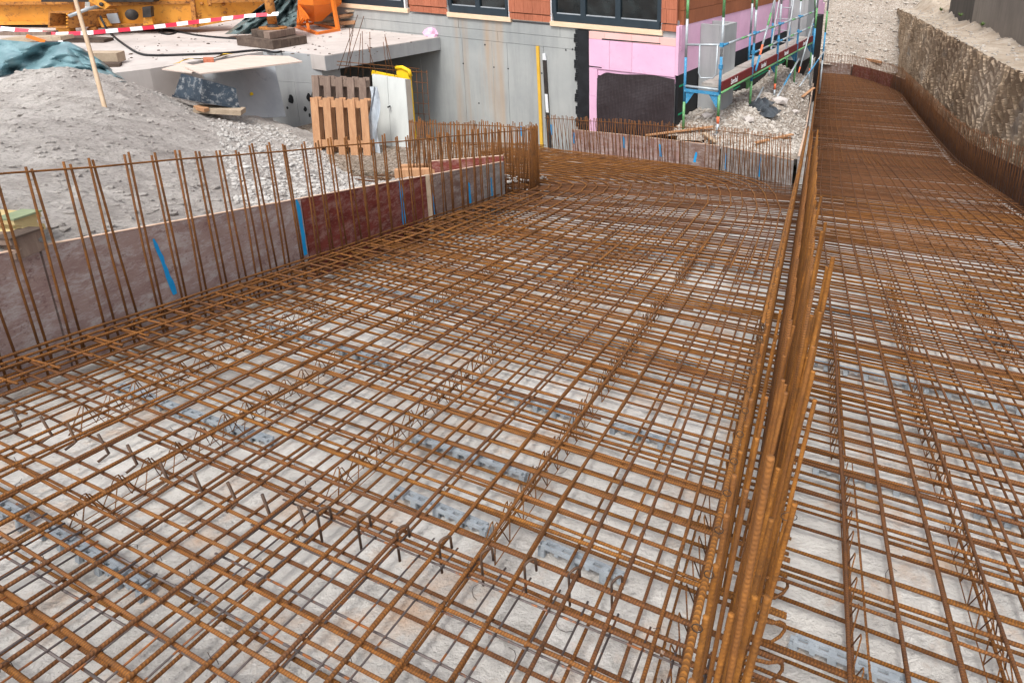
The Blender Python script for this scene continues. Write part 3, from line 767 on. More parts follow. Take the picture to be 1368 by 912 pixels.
# --- outer edge of the curve, in front of the building
outer_pts = [on_L(*p) for p in [(729, 197), (735, 197.5), (761, 200), (834, 208), (896, 216.5), (930, 220), (959, 225), (1000, 234), (1050, 246)]]
outer = Poly(outer_pts)
starter_row(outer, 0.62, 0.74, 'curved row of thin rusty starter bars in front of the pink and black basement wall', 0.075, 0.0056, pair=True, rail_h=-.06, side=1)
obr = [(762, 200, 838, 208.5, 'ply_pink', 'mottled mauve formwork board in front of the black membrane', ((0.02, .05, .3, .9, 0), (.9, .05, .35, .9, 0))),
       (839, 208.7, 905, 217.5, 'ply_pink', 'pinkish formwork board under the building corner', ((.62, .05, .15, .75, -.02),)),
       (906, 217.6, 958, 225, 'ply_brown', 'grey brown formwork board below the rubble with a blue stripe', ((.35, .05, .1, .6, .04),)),
       (959, 225.2, 1004, 235, 'ply_grey', 'pale formwork board below the rubble bent round the curve', ((.15, .04, .0, .9, 0),)),
       (1005, 235.2, 1053, 247, 'ply_grey', 'pale formwork board closing the curve at the divider', ((.1, .04, .0, .9, 0),))]
for x0, y0, x1, y1, mt, lb, mk in obr:
    a, b = on_L(x0, y0), on_L(x1, y1); T = (b - a).normalized(); Nn = Vector((-T.y, T.x, 0)) * .05
    a = a + Nn; b = b + Nn
    board(a, b, 0.37, 0.37, mt, lb, marks=mk, group='formwork boards round the outer curve', th=.021)

# --- divider between the lanes
div = Poly([SP(s, -0.085) for s in np.arange(1.9, 10, 0.8)])
starter_row(div, 0.88, 0.88, 'long row of rusty wall bars with a tied rail dividing the two lanes', 0.105, 0.0062, pair=False, rail_h=-0.02, jt=.012, side=-1, mat='rust_bright', rails=1, lean=.085)
divm = Poly([SP(s, -0.015) for s in np.arange(2.0, 10, 0.8)])
starter_row(divm, 0.82, 0.82, 'middle row of rusty wall bars inside the divider between the lanes', 0.12, 0.0062, pair=False, rail_h=-0.06, jt=.08, side=-1, mat='rust', rails=0, lean=.085)
div2 = Poly([SP(s, 0.045) for s in np.arange(2.0, 10, 0.8)])
starter_row(div2, 0.86, 0.86, 'second row of rusty wall bars dividing the lanes on the bank side', 0.06, 0.0064, pair=False, rail_h=-0.04, jt=.09, side=1, mat='rust_bright', rails=0, lean=.085)
div3 = Poly([SP(s, -0.05) for s in np.arange(9.7, 31.6, 0.8)])
starter_row(div3, 0.86, 0.8, 'far row of rusty starter bars between the straight lane and the scaffold', 0.11, 0.0065, pair=True, rail_h=-.05, jt=.03, side=1, mat='rust')
for a, b, lb, h in ((9.75, 12.4, 'white grey formwork board with bright timber edge left of the straight lane', .42), (12.45, 15.6, 'second pale formwork board beside the straight lane near the rubble', .42), (15.65, 19.5, 'pale formwork board beside the straight lane under the scaffold', .42), (19.55, 31.5, 'far formwork board beside the straight lane past the scaffold', .42)):
    board(SP(a, -0.17), SP(b, -0.17), h, h, 'ply_grey', lb, group='formwork boards left of the straight lane', th=.03)

# near bars of the divider, with real ribs
def ribbed(name, p0, p1, r, parent, mat='rust_solid', sides=11, pitch=0.0092, step=0.0024):
    p0, p1 = Vector(p0), Vector(p1); L = (p1 - p0).length; n = int(L / step); d, u, v = frame_of(p1 - p0)
    ang = np.arange(sides) * 2 * math.pi / sides + random.choice((1.27, 1.27 + math.pi)) + jit(.5); ang0 = np.arange(sides) * 2 * math.pi / sides
    k = np.arange(n + 1)[:, None]; zz = k * step
    ph = (zz + np.abs(np.sin(ang + .3))[None, :] * pitch * 0.9) / pitch + np.where(np.sin(ang + .3) > 0, 0, .5)[None, :]
    rib = np.clip(np.sin(ph * 2 * math.pi) * 1.6 - .3, 0, 1)
    side_ = np.abs(np.sin(ang + .3)) ** .5
    rad = r * (0.90 + 0.26 * rib * side_[None, :]); rad = np.maximum(rad, r * np.where(np.abs(np.sin(ang + .3)) < .2, 1.05, 0.93)[None, :])
    ca, sa = np.cos(ang0), np.sin(ang0); U, V, D, P = map(np.array, (u, v, d, p0))
    vs_ = P + D * zz[..., None] + rad[..., None] * (ca[:, None] * U + sa[:, None] * V)[None]
    vs_ = vs_.reshape(-1, 3); o0 = np.array(wloc(parent)); fs = []
    for i in range(n):
        for j in range(sides):
            fs.append((i * sides + j, i * sides + (j + 1) % sides, (i + 1) * sides + (j + 1) % sides, (i + 1) * sides + j))
    fs.append(tuple(range(sides - 1, -1, -1))); fs.append(tuple(n * sides + j for j in range(sides)))
    me = bpy.data.meshes.new(name); me.from_pydata((vs_ - o0).tolist(), [], fs); me.update()
    return link(name, me, mat, parent, True)
near = thing('ribbed_bar_cluster', 'cluster of thick ribbed wall bars with tie wires standing between the lanes', 'rebar cluster', SP(0.9, 0.05, -0.2))
tn = Vector((HT.x, HT.y, 0))
def tpt(px, py, t):  # point on the vertical plane at cross offset t
    return hit(px, py, tn, tn * t)
tops = [(1106, 356, .075), (1113, 343, .085), (1098, 309, .06), (1103, 297, .07), (1090, 268, .045), (1097, 262, .06), (1082, 330, .03), (1074, 300, .02),
        (1062, 672, .035), (1048, 668, .02), (1053, 700, .03), (1085, 420, .045), (1068, 470, .025), (1047, 520, .0), (1030, 610, -.015)]
for i, (px, py, t) in enumerate(tops):
    p = tpt(px, py, t)
    s_, t_ = st(p); b = SP(s_ - 0.02 + jit(.02), t_ - 0.10 + jit(.012), -0.2)
    if i in (8, 9, 10): b = SP(s_ - .04, t_ - .11 + jit(.01), -0.2)
    ribbed('vertical_bar', b, p, 0.0060 if i > 1 else .0066, near)
# the two faces of the divider close to the viewer
face_l = thing('wall_bar_row', 'near wall bars with a tied rail on the left face of the divider', 'rebar row', SP(1.0, -.085, -.2))
q = 0.6
while q < 1.95:
    hh = .86 + jit(.015); ribbed('vertical_bar', SP(q + jit(.01), -.175 + jit(.006), -.2), SP(q + .03, -.085, hh), .0052, face_l); q += .11 + jit(.012)
bar('rail_bar', [SP(q_, -.0985, .845 + jit(.003)) for q_ in np.arange(.3, 2.1, .3)], .006, 'rust_bright', face_l, 8)
face_m = thing('wall_bar_row', 'near inner wall bars with staggered tops in the middle of the divider', 'rebar row', SP(1.3, -.02, -.2))
q = 0.72
while q < 2.1:
    if random.random() < .35: ribbed('vertical_bar', SP(q + .04, -.155 + jit(.008), -.2), SP(q + .06, -.058 + jit(.008), .8 + jit(.04)), .0052, face_m)
    hh = .80 + jit(.12); ribbed('vertical_bar', SP(q + jit(.02), -.115 + jit(.012), -.2), SP(q + .05 + jit(.02), -.012 + jit(.012), hh), .0054, face_m); q += .115 + jit(.03)
face_r = thing('wall_bar_row', 'near wall bars with staggered tops on the bank side of the divider', 'rebar row', SP(1.5, .05, -.2))
q = 1.4
while q < 2.2:
    hh = .86 + jit(.16); ribbed('vertical_bar', SP(q - .03, -.06 + jit(.012), -.2), SP(q + .04, .05 + jit(.015), hh), .0056, face_r); q += .09 + jit(.02)
def ring(c, r, parent, nrm=(0, 0, 1), tail=True):
    d, u, v = frame_of(nrm); pts = [Vector(c) + (u * math.cos(a) + v * math.sin(a) * 1.5) * r for a in np.linspace(0, 6.28, 13)[:-1]]
    MB().tube(pts, 0.0011, 4, closed=True).build('tie_wire', 'tie', parent, True)
for (px, py, t) in ((1054, 690, .03), (1058, 590, .03), (1056, 480, .03)):
    ring(tpt(px, py, t), .013, near)
# tie wires on the rail of the divider
rail = [o for o in bpy.data.objects if o.name.startswith('rail_bar')]
tie_root = thing('rail_tie_wires', 'small dark wire ties knotted along the divider rail', 'tie wire', SP(.6, -.1, .84))
for k in range(26):
    s_ = 0.5 + k * 0.105
    c = SP(s_, -0.093, 0.86)
    d, u, v = frame_of(HS); pts = [c + (u * math.cos(a) + v * math.sin(a)) * .0078 for a in np.linspace(0, 6.28, 9)[:-1]]
    MB().tube(pts, 0.001, 4, closed=True).build('tie_wire', 'tie', tie_root, True)
# hairpins joining both faces of the divider low down
for k in range(6):
    s_ = 0.95 + k * 0.16; z0 = -0.03 + 0.02 * (k % 2)
    pts = [SP(s_, -0.08, z0)] + [SP(s_ + .03 * math.sin(a), 0.02 + .04 * math.sin(a), z0 - .0 + .04 * math.cos(a) - .04) for a in (0, .6, 1.2, 1.8, 2.4, 3.1)] + [SP(s_, -0.08, z0 - .08)]
    bar('hairpin', pts, .0055, 'rust_bright', near)

# --- bank side of the straight lane
rp = [SP(s, tR(s)) for s in np.arange(3.5, 26.0, 0.8)]
right_poly = Poly(rp)
starter_row(right_poly, 0.74, 0.78, 'row of rusty starter bars at the foot of the cut earth bank', 0.15, 0.0056, pair=True, side=-1, mat='rust_dark', rail_h=-.05)  # darker rust: shade at the bank foot put into the bar colour
for a, b, lb in ((3.4, 9.9, 'near dark formwork board at the foot of the earth bank'), (9.95, 14.2, 'middle dark formwork board at the foot of the earth bank'), (14.25, 19.9, 'far dark formwork board at the foot of the earth bank'), (19.95, 25.8, 'last dark formwork board along the bank before the far curve')):
    board(SP(b, tR(b) + .1), SP(a, tR(a) + .1), .40, .40, 'ply_dark', lb, group='formwork boards along the bank', edge=False)
# --- far end of the straight lane
fe = [SP(q, tR(q)) for q in (25.7, 27.2, 29.4, 31.0, 31.4)]
far_poly = Poly(fe)
starter_row(far_poly, 0.85, 0.85, 'far curved row of starter bars below the gravel slope', 0.13, 0.0065, pair=True, side=-1, mat='rust_dark')
for i, (a, b, mt) in enumerate(zip(fe, fe[1:], ('ply_dark', 'ply_red', 'ply_red', 'ply_brown'))):
    n = Vector((a - b)).cross(Vector((0, 0, 1))).normalized() * -.1
    board(Vector(a) + n * 1, Vector(b) + n * 1, .45, .45, mt, ('dark formwork board where the far curve meets the bank', 'maroon formwork board at the far curve beside the dark one', 'maroon formwork board in the middle of the far curve', 'brown formwork board at the scaffold end of the far curve')[i], group='formwork boards at the far curve')

# ================================================================== BUILDING
FA0 = hL(724, 195) + Vector((0.1, 0.25, 0))
FD = Vector((0.923, -0.384, 0)).normalized(); FN = Vector((-0.384, -0.923, 0)).normalized()      # facade: rightwards / outwards
SD = Vector((0.384, 0.923, 0)).normalized(); SN = Vector((0.923, -0.384, 0)).normalized()          # side: backwards / outwards
CORN = Vector((0.014, 11.617, 0))
FC = CORN                                                    # facade coordinate u: metres left of the corner (positive = left)
Z3 = Vector((0, 0, 1))
def fp(u, z, off=0.0): p = FC - FD * u + FN * off; return Vector((p.x, p.y, z))
def sp(v, z, off=0.0): p = FC + SD * v + SN * off; return Vector((p.x, p.y, z))
def fpx(px, py):                                             # pixel on the facade -> (u, z)
    p = hit(px, py, FN, FC); return ((FC - p).dot(FD), p.z)
def spx(px, py):
    p = hit(px, py, SN, FC); return ((p - FC).dot(SD), p.z)
def fpanel(u0, u1, z0, z1, th, off=0.0):                      # slab on the facade, from off to off+th outwards
    mb = MB(); return mb.hexa([fp(u1, z0, off), fp(u0, z0, off), fp(u0, z0, off + th), fp(u1, z0, off + th), fp(u1, z1, off), fp(u0, z1, off), fp(u0, z1, off + th), fp(u1, z1, off + th)])
def spanel(v0, v1, z0, z1, th, off=0.0):
    mb = MB(); return mb.hexa([sp(v0, z0, off), sp(v1, z0, off), sp(v1, z0, off + th), sp(v0, z0, off + th), sp(v0, z1, off), sp(v1, z1, off), sp(v1, z1, off + th), sp(v0, z1, off + th)])
bld = thing('building', 'concrete basement storey with pink insulation, black membrane and clay brick above', 'building', fp(0, -3.2))
ZS = 0.12                                                   # underside of the timber sill
uT = fpx(789, 100)[0]                                       # tar strip right edge
uTl = fpx(776, 100)[0]
# main concrete wall, cast in bays with recessed joints
zj1, zj2 = fpx(684, 44)[1], fpx(684, 58)[1]
MB().hexa([fp(17, -3.6, -.3), fp(0.1, -3.6, -.3), fp(0.1, -3.6, -.012), fp(17, -3.6, -.012), fp(17, ZS, -.3), fp(0.1, ZS, -.3), fp(0.1, ZS, -.012), fp(17, ZS, -.012)]).build('wall_core', 'conc_wall', bld)
for z0, z1, ub in ((-3.6, zj2 - .004, [uTl, fpx(727, 100)[0], fpx(679, 100)[0], fpx(659, 100)[0], fpx(620, 100)[0], 5.6, 8, 11, 14, 17]),
                   (zj2 + .004, zj1 - .004, [uTl, fpx(665, 50)[0], fpx(615, 50)[0], 7, 17]), (zj1 + .004, ZS - .003, [uTl, fpx(748, 40)[0], fpx(613, 40)[0], 8, 17])):
    for a, b in zip(ub, ub[1:]): fpanel(a + .003, b - .003, z0, z1, .012 + random.choice((0, .004)), -.012).build('wall_bay', 'conc_wall', bld)
for px, py in ((619, 85), (660, 90), (679, 92), (724, 98), (765, 66), (771, 103), (648, 60), (756, 67), (640, 138)):     # tie holes
    u, z = fpx(px, py); c = fp(u, z, .0048); MB().tube([c - FN * .003, c + FN * .0012], .016, 10).build('tie_hole', 'tar', bld)
fpanel(uT, uTl + .05, -3.5, ZS - .02, .02, .0).build('bitumen_strip', 'tar', bld)
for k in range(26):     # brushed left edge
    z = ZS - .1 - k * .078; fpanel(uTl + .04, uTl + .06 + random.random() * .08, z, z + .07, .0185, .0).build('bitumen_brush_mark', 'tar', bld)
# pink foam boards on the facade
zA, zB, zC = fpx(850, 57)[1], fpx(850, 77)[1], fpx(850, 97)[1]
uM = fpx(800, 140)[0]
def foam(u0, u1, z0, z1, mt, th=.05): fpanel(u0 + .002, u1 - .002, z0 + .002, z1 - .002, th + random.choice((0, .002, .004)), .001).build('foam_board', mt, bld)
us = [0.0, fpx(883, 50)[0], fpx(845, 50)[0], fpx(810, 50)[0], uT]
for a, b in zip(us, us[1:]): foam(a, b, zA, ZS - .03, 'peach')
us = [0.0, fpx(846, 75)[0], fpx(816, 75)[0], uT]
for a, b in zip(us, us[1:]): foam(a, b, zC, zA, 'pink')
zb = fpx(795, 127)[1]
foam(uM, uT, zb, zC, 'pink'); foam(uM, uT, -1.75, zb, 'pink'); 
foam(0, uM, zC - .12, zC - .001, 'pink', .03)
for (x0, y0, x1, y1) in ((806, 52, 884, 58), (789, 88, 806, 90)):   # dark open joints
    u0, z0 = fpx(x0, y0); u1, z1 = fpx(x1, y1); MB().hexa([fp(u0, z0 - .012, .05), fp(u1, z1 - .008, .05), fp(u1, z1 - .008, .057), fp(u0, z0 - .012, .057), fp(u0, z0 + .012, .05), fp(u1, z1 + .006, .05), fp(u1, z1 + .006, .057), fp(u0, z0 + .012, .057)]).build('open_joint', 'tar', bld)
# black dimpled membrane with a drooping top-left corner
def membrane():
    mb = MB(); nu, nz = 26, 14; u1 = uM; zt = fpx(860, 100)[1]
    idx = {}
    for i in range(nu + 1):
        for j in range(nz + 1):
            k = i / nu; u = lerp(-0.02, u1, k); top = zt + 0.02 * math.sin(k * 6) - (0.14 * max(0, (k - .86) / .14) ** 1.6)
            z = lerp(-2.3, top, j / nz); off = 0.075 + .018 * math.sin(u * 7 + z * 3) * math.sin(z * 4 + 1) + .02 * max(0, k - .85)
            idx[i, j] = len(mb.v); mb.v.append(fp(u, z, off))
    for i in range(nu):
        for j in range(nz): mb.f.append((idx[i + 1, j], idx[i, j], idx[i, j + 1], idx[i + 1, j + 1]))
    return mb
membrane().build('dimpled_membrane', 'dimple', bld, True)
# timber sill, brick blocks and windows
for x0, x1 in ((599, 684), (736, 886), (440, 548)):
    u1, u0 = fpx(x0, 25)[0], fpx(x1, 35)[0]
    fpanel(u0, u1, ZS, ZS + .085, .06, -.02).build('sill_board', 'sillwood', bld)
def brick_run(u0, u1, z0, rows, mt='brick', th=.05):
    L = .19; z = z0
    for rr in range(rows):
        u = u0; h = .12 if rr == 0 else .235
        while u < u1 - .02:
            e = min(u + L * random.uniform(.9, 1.1), u1); fpanel(u + .002, e - .002, z + .002, z + h - .002, th - (0.014 if rr == 0 else 0) + random.random() * .004, .0).build('brick', mt, bld); u = e
        z += h + (.012 if rr == 0 else 0)
brick_run(fpx(737, 20)[0], fpx(682, 20)[0], fpx(700, 27)[1] - .0, 3)
brick_run(fpx(599, 10)[0], fpx(549, 10)[0], fpx(580, 18)[1], 3)
brick_run(0.0, fpx(885, 20)[0], fpx(895, 42)[1], 4)
fpanel(0, 17, ZS + .09, 3.4, .1, -.22).build('upper_wall', 'brick_side', bld)
def window(x0, x1, mull):
    u1, u0 = fpx(x0, 15)[0], fpx(x1, 25)[0]; z0 = ZS + .09; z1 = 1.6
    r = thing_part = fpanel(u0, u1, z0, z0 + .13, .07, -.05).build('window', 'frame', bld)
    lst = [0] + list(mull) + [1]
    for k in lst:
        uu = lerp(u1, u0, k); MB().hexa([fp(uu + .05, z0 + .13, -.05), fp(uu - .05, z0 + .13, -.05), fp(uu - .05, z0 + .13, .018), fp(uu + .05, z0 + .13, .018), fp(uu + .05, z1, -.05), fp(uu - .05, z1, -.05), fp(uu - .05, z1, .018), fp(uu + .05, z1, .018)]).build('mullion', 'frame', r)
    for a, b in zip(lst, lst[1:]):
        fpanel(lerp(u1, u0, b) + .05, lerp(u1, u0, a) - .05, z0 + .131, z1, .01, -.03).build('pane', 'glass', r)
        fpanel(lerp(u1, u0, b) + .055, lerp(u1, u0, a) - .055, z0 + .131, z0 + .15, .012, -.018).build('glazing_bead', 'alu', r)
    for uu in (u0 - .05, u1 + .05): MB().hexa([fp(uu + .018, z0 - .02, -.04), fp(uu - .018, z0 - .02, -.04), fp(uu - .018, z0 - .02, .03), fp(uu + .018, z0 - .02, .03), fp(uu + .018, z1, -.04), fp(uu - .018, z1, -.04), fp(uu - .018, z1, .03), fp(uu + .018, z1, .03)]).build('white_reveal', 'white_paint', r)
window(740, 882, (.29, .62)); window(601, 679, (.5,)); window(455, 541, (.48,))
# ---- side of the building
VEND = 12.5
spanel(-.0, VEND, -3.6, .37, .25, -.26).build('side_wall_core', 'conc_grey', bld)
zP = -.53
v = .0
rows = [(-.53, -.12), (-.118, .30)]
for zi, (z0, z1) in enumerate(rows):
    v = .055 if zi else .0
    while v < VEND - .6:
        e = min(v + 1.25 - (.5 if (zi and v < .1) else 0), VEND); spanel(v + .002, e - .002, z0, z1, .05 + random.choice((0, .004)), .0).build('foam_board', 'pink', bld); v = e
spanel(0.0, VEND, -3.4, -.535, .045, .0).build('side_membrane', 'tar', bld)
v = 0.0
for zz, h in ((.302, .235), (.54, .235), (.778, .235)):
    v = 0.001 + (.12 if h else 0) * (int(zz * 10) % 2)
    while v < VEND:
        spanel(v + .002, v + .248, zz + .002, zz + h - .002, .07, -.01).build('brick', 'brick_side', bld); v += .25
spanel(0.3, 3.6, -1.36, -1.33, .004, .046).build('chalk_line', 'green_line', bld)
spanel(4.3, 7.6, -1.36, -1.33, .004, .046).build('chalk_line', 'green_line', bld)
for k in range(2): spanel(.05, .3, -.75 - .5 * k, -.72 - .5 * k, .004, .046).build('chalk_line', 'green_line', bld)
# corner strip
MB().hexa([fp(.0, -.53, .05), fp(.0, -.53, .0), sp(0.0, -.53, .055), fp(-.055, -.53, .055), fp(.0, .3, .05), fp(.0, .3, .0), sp(0.0, .3, .055), fp(-.055, .3, .055)]).build('corner_foam', 'pink', bld)
# ---- light shafts: grey concrete boxes hung on the side wall
def shaft(v0, v1, z0, z1, depth, label, hollow=False):
    r = thing('light_shaft', label, 'light shaft', sp((v0 + v1) / 2, z0))
    spanel(v0, v0 + .1, z0, z1, depth - .1, .06).build('near_cheek', 'conc_grey', r)
    spanel(v1 - .1, v1, z0, z1, depth - .1, .06).build('far_cheek', 'conc_grey', r)
    spanel(v0, v1, z0, z1, .1, depth - .04 + .003).build('front', 'conc_grey', r)
    spanel(v0 + .1, v1 - .1, z0, z0 + .1, depth - .105, .06).build('bottom', 'conc_grey', r)
    return r
shaft(0.95, 1.65, -1.36, .25, .45, 'tall grey concrete light shaft behind the first scaffold frame')
shaft(7.5, 8.5, -1.3, .55, .5, 'grey concrete light shaft behind the scaffold ladder')
MB().box(sp(9.9, -.9, .2), (.5, .9, 1.2), (SN, SD, Z3)).build('opening', 'tar', bld)
# ---- loose strips against the wall
u, z = fpx(721.5, 62)[0], fpx(722, 62)[1]
MB().hexa([fp(u + .03, -2.25, .02), fp(u - .03, -2.25, .02), fp(u - .03, -2.25, .05), fp(u + .03, -2.25, .05), fp(u + .07, z, .006), fp(u + .01, z, .006), fp(u + .01, z, .036), fp(u + .07, z, .036)]).build('timber_strip', 'wood_green' if False else 'yellow_strap', label='long yellow timber strip standing against the concrete wall', cat='timber strip')
sr = thing('steel_prop_strip', 'dark grey metal strip with pale end standing beside the yellow strip', 'metal strip', fp(fpx(731, 190)[0], -2.2, .05))
u = fpx(731, 100)[0]; z = fpx(731, 72)[1]
MB().hexa([fp(u + .0, -2.2, .02), fp(u - .07, -2.2, .02), fp(u - .07, -2.2, .05), fp(u + .0, -2.2, .05), fp(u + .07, z - .12, .006), fp(u + .0, z - .12, .006), fp(u + .0, z - .12, .036), fp(u + .07, z - .12, .036)]).build('blade', 'dark_steel', sr)
MB().hexa([fp(u + .07, z - .117, .006), fp(u + .0, z - .117, .006), fp(u + .0, z - .117, .036), fp(u + .07, z - .117, .036), fp(u + .07, z, .006), fp(u + .01, z, .006), fp(u + .01, z, .036), fp(u + .07, z, .036)]).build('end_cap', 'white_paint', sr)
MB().hexa([fp(u + .012, -1.5, .052), fp(u - .05, -1.5, .052), fp(u - .05, -1.5, .058), fp(u + .012, -1.5, .058), fp(u + .03, -1.15, .05), fp(u - .03, -1.15, .05), fp(u - .03, -1.15, .056), fp(u + .03, -1.15, .056)]).build('pale_label', 'white_paint', sr)
for px, py in ((697, 174), (737, 172)):
    u, z = fpx(px, py); fpanel(u - .02, u + .02, z - .12, z + .08, .004, .005).build('blue_mark', 'blue_paint', bld)

# ================================================================== TERRACE SLAB AND TUNNEL MOUTH
ZT, ZTB = -0.30, -0.54
eA, eB = fp(17, 0, .01), fp(fpx(588, 60)[0], 0, .01)
P_c = hz(433, 75, ZT); P_t = hz(200, 92, ZT); P_j = hz(352, 69, ZT)
FDl = -FD
far_in = P_c + FDl * 9.5
ter = thing('terrace', 'white dusty concrete terrace with a retaining wall and a roof slab over the tunnel mouth', 'terrace', (P_t.x, P_t.y, -2.6))
P_k = hz(410, 62, ZT)
MB().prism([(-16, 8.2), (P_t.x - 1.0, P_t.y - 1.7), (P_t.x, P_t.y), (P_j.x, P_j.y), (P_k.x - .02, P_k.y - .1), (P_k.x - .9, P_k.y + .33), (far_in.x, far_in.y), (-16, far_in.y)], -3.4, ZT).build('retaining_wall', 'conc_light', ter)
# wall face of the wing wall below the roof slab
wa, wb = Vector((P_j.x + .05, P_j.y - .02, 0)), Vector((P_c.x - .12, P_c.y + .1, 0))
wd = (wb - wa).normalized(); wn = Vector((wd.y, -wd.x, 0))
def wpanel(a, b, z0, z1, off, th, name, mt):
    q = [wa + wd * a + wn * off, wa + wd * b + wn * off]; lo = [Vector((p.x, p.y, z0)) for p in q]; up = [Vector((p.x, p.y, z1)) for p in q]
    return MB().hexa([lo[0] - wn * th, lo[1] - wn * th, lo[1], lo[0], up[0] - wn * th, up[1] - wn * th, up[1], up[0]]).build(name, mt, ter)
WL = (wb - wa).length
wpanel(-.3, WL, -.78, ZT - .002, 0.0, .5, 'wing_wall_top', 'conc_grey')
wpanel(-.3, WL * .45, -3.2, -.784, 0.0, .5, 'wing_wall_bay', 'conc_grey')
wpanel(WL * .45 + .006, WL, -3.2, -.784, 0.003, .5, 'wing_wall_bay', 'conc_grey')
for px, py, r in ((389, 133, .06), (413, 130, .055), (419, 128, .05), (384, 144, .02), (408, 146, .035), (414, 154, .025), (419, 160, .02)):
    p = hit(px, py, wn, wa) + wn * .006
    a = [p + (wd * math.cos(q) * random.uniform(.6, 1.1) + Z3 * math.sin(q) * random.uniform(.9, 1.5)) * r for q in np.linspace(0, 6.28, 11)[:-1]]
    n = len(a); MB().add(a + [x - wn * .004 for x in a], [tuple(range(n)), tuple(range(2 * n - 1, n - 1, -1))] + [(i, n + i, n + (i + 1) % n, (i + 1) % n) for i in range(n)]).build('black_blot', 'tar', ter)
# roof slab: from the retaining wall across to the building
c0 = Vector((P_c.x, P_c.y, 0)); c1 = Vector((eB.x, eB.y, 0)); l1 = c1 + FDl * 10; l0 = c0 + FDl * 10
ch = (c1 - c0).normalized(); inn = Vector((-ch.y, ch.x, 0))
if inn.dot(FDl) < 0: inn = -inn
def q3(p, z): return Vector((p.x, p.y, z))
MB().hexa([q3(c0, ZTB), q3(c1, ZTB), q3(l1, ZTB), q3(l0, ZTB), q3(c0, ZT + .004), q3(c1, ZT + .004), q3(l1, ZT + .004), q3(l0, ZT + .004)]).build('roof_slab', 'conc_light', ter)
k0, k1 = c0 - inn * .003, c1 - inn * .003
MB().hexa([q3(k0 - inn * .008, ZTB - .004), q3(k1 - inn * .008, ZTB - .004), q3(k1, ZTB - .004), q3(k0, ZTB - .004), q3(k0 - inn * .008, ZT - .01), q3(k1 - inn * .008, ZT - .01), q3(k1, ZT - .01), q3(k0, ZT - .01)]).build('edge_face', 'conc_grey', ter)
# dark end of the tunnel
MB().hexa([q3(l0 + ch * 0 - FDl * 3.5, -3.6), q3(l1 - FDl * 3.5, -3.6), q3(l1 - FDl * 3.3, -3.6), q3(l0 - FDl * 3.3, -3.6), q3(l0 - FDl * 3.5, ZTB), q3(l1 - FDl * 3.5, ZTB), q3(l1 - FDl * 3.3, ZTB), q3(l0 - FDl * 3.3, ZTB)]).build('tunnel_end', 'conc_grey', ter)
# torn pink foam at the slab corner
def lump(name, c, size, mat, seed, label=None, cat=None, parent=None, group=None, kind=None, sub=2, rough=.35, axes=None):
    bm = bmesh.new(); bmesh.ops.create_icosphere(bm, subdivisions=sub, radius=1); rr = random.Random(seed)
    ph = [rr.uniform(0, 6) for _ in range(6)]
    for v_ in bm.verts:
        d = v_.co.normalized(); k = 1 + rough * (math.sin(3 * d.x + ph[0]) * math.sin(3.4 * d.y + ph[1]) + .6 * math.sin(5 * d.z + ph[2]) * math.sin(4 * d.x + ph[3])) + rr.uniform(-.08, .08)
        v_.co = Vector((d.x * size[0], d.y * size[1], d.z * size[2])) * k
    if axes: 
        for v_ in bm.verts: v_.co = axes[0] * v_.co.x + axes[1] * v_.co.y + axes[2] * v_.co.z
    o0 = wloc(parent) if parent else Vector((0, 0, 0))
    me = bpy.data.meshes.new(name); bm.to_mesh(me); bm.free()
    o = link(name, me, mat, parent); o.location = Vector(c) - o0
    return tag(o, label, cat, group, kind)
p = hz(580, 40, ZT + .05)
lump('foam_scrap', hz(577, 45, ZT + .06), (.16, .1, .12), 'pink', 3, 'torn pink foam scrap at the corner of the roof slab', 'foam scrap')
lump('foam_scrap', hz(561, 41, ZT + .05), (.14, .1, .05), 'peach', 4, 'crumpled pale foam sheet lying on the roof slab', 'foam scrap')

# ================================================================== TERRAIN AROUND THE RAMP
def rbf(ctrl):
    P = np.array([[c[0], c[1]] for c in ctrl]); Zv = np.array([c[2] for c in ctrl]); n = len(P)
    def U(d): return np.where(d > 1e-9, d * d * np.log(d + 1e-12), 0)
    K = U(np.linalg.norm(P[:, None] - P[None], axis=2)) + 0.02 * np.eye(n)
    A = np.zeros((n + 3, n + 3)); A[:n, :n] = K; A[:n, n] = 1; A[:n, n + 1:] = P; A[n, :n] = 1; A[n + 1:, :n] = P.T
    wv = np.linalg.solve(A, np.concatenate([Zv, np.zeros(3)]))
    def ev(x, y):
        q = np.stack([x, y], -1); d = np.linalg.norm(q[..., None, :] - P, axis=-1)
        return (U(d) * wv[:n]).sum(-1) + wv[n] + wv[n + 1] * x + wv[n + 2] * y
    return ev
def vnoise(x, y, seed=0):
    """smooth value noise on arrays"""
    xi, yi = np.floor(x).astype(int), np.floor(y).astype(int); xf, yf = x - xi, y - yi
    xf, yf = xf * xf * (3 - 2 * xf), yf * yf * (3 - 2 * yf)
    def h(a, b):
        v_ = np.sin(a * 127.1 + b * 311.7 + seed * 74.7) * 43758.5453; return v_ - np.floor(v_)
    return (h(xi, yi) * (1 - xf) + h(xi + 1, yi) * xf) * (1 - yf) + (h(xi, yi + 1) * (1 - xf) + h(xi + 1, yi + 1) * xf) * yf
def fbm(x, y, seed=0, o=4):
    v_ = 0; a = .5
    for k in range(o): v_ = v_ + a * (vnoise(x, y, seed + k) - .5); x, y, a = x * 2.03, y * 2.03, a * .5
    return v_
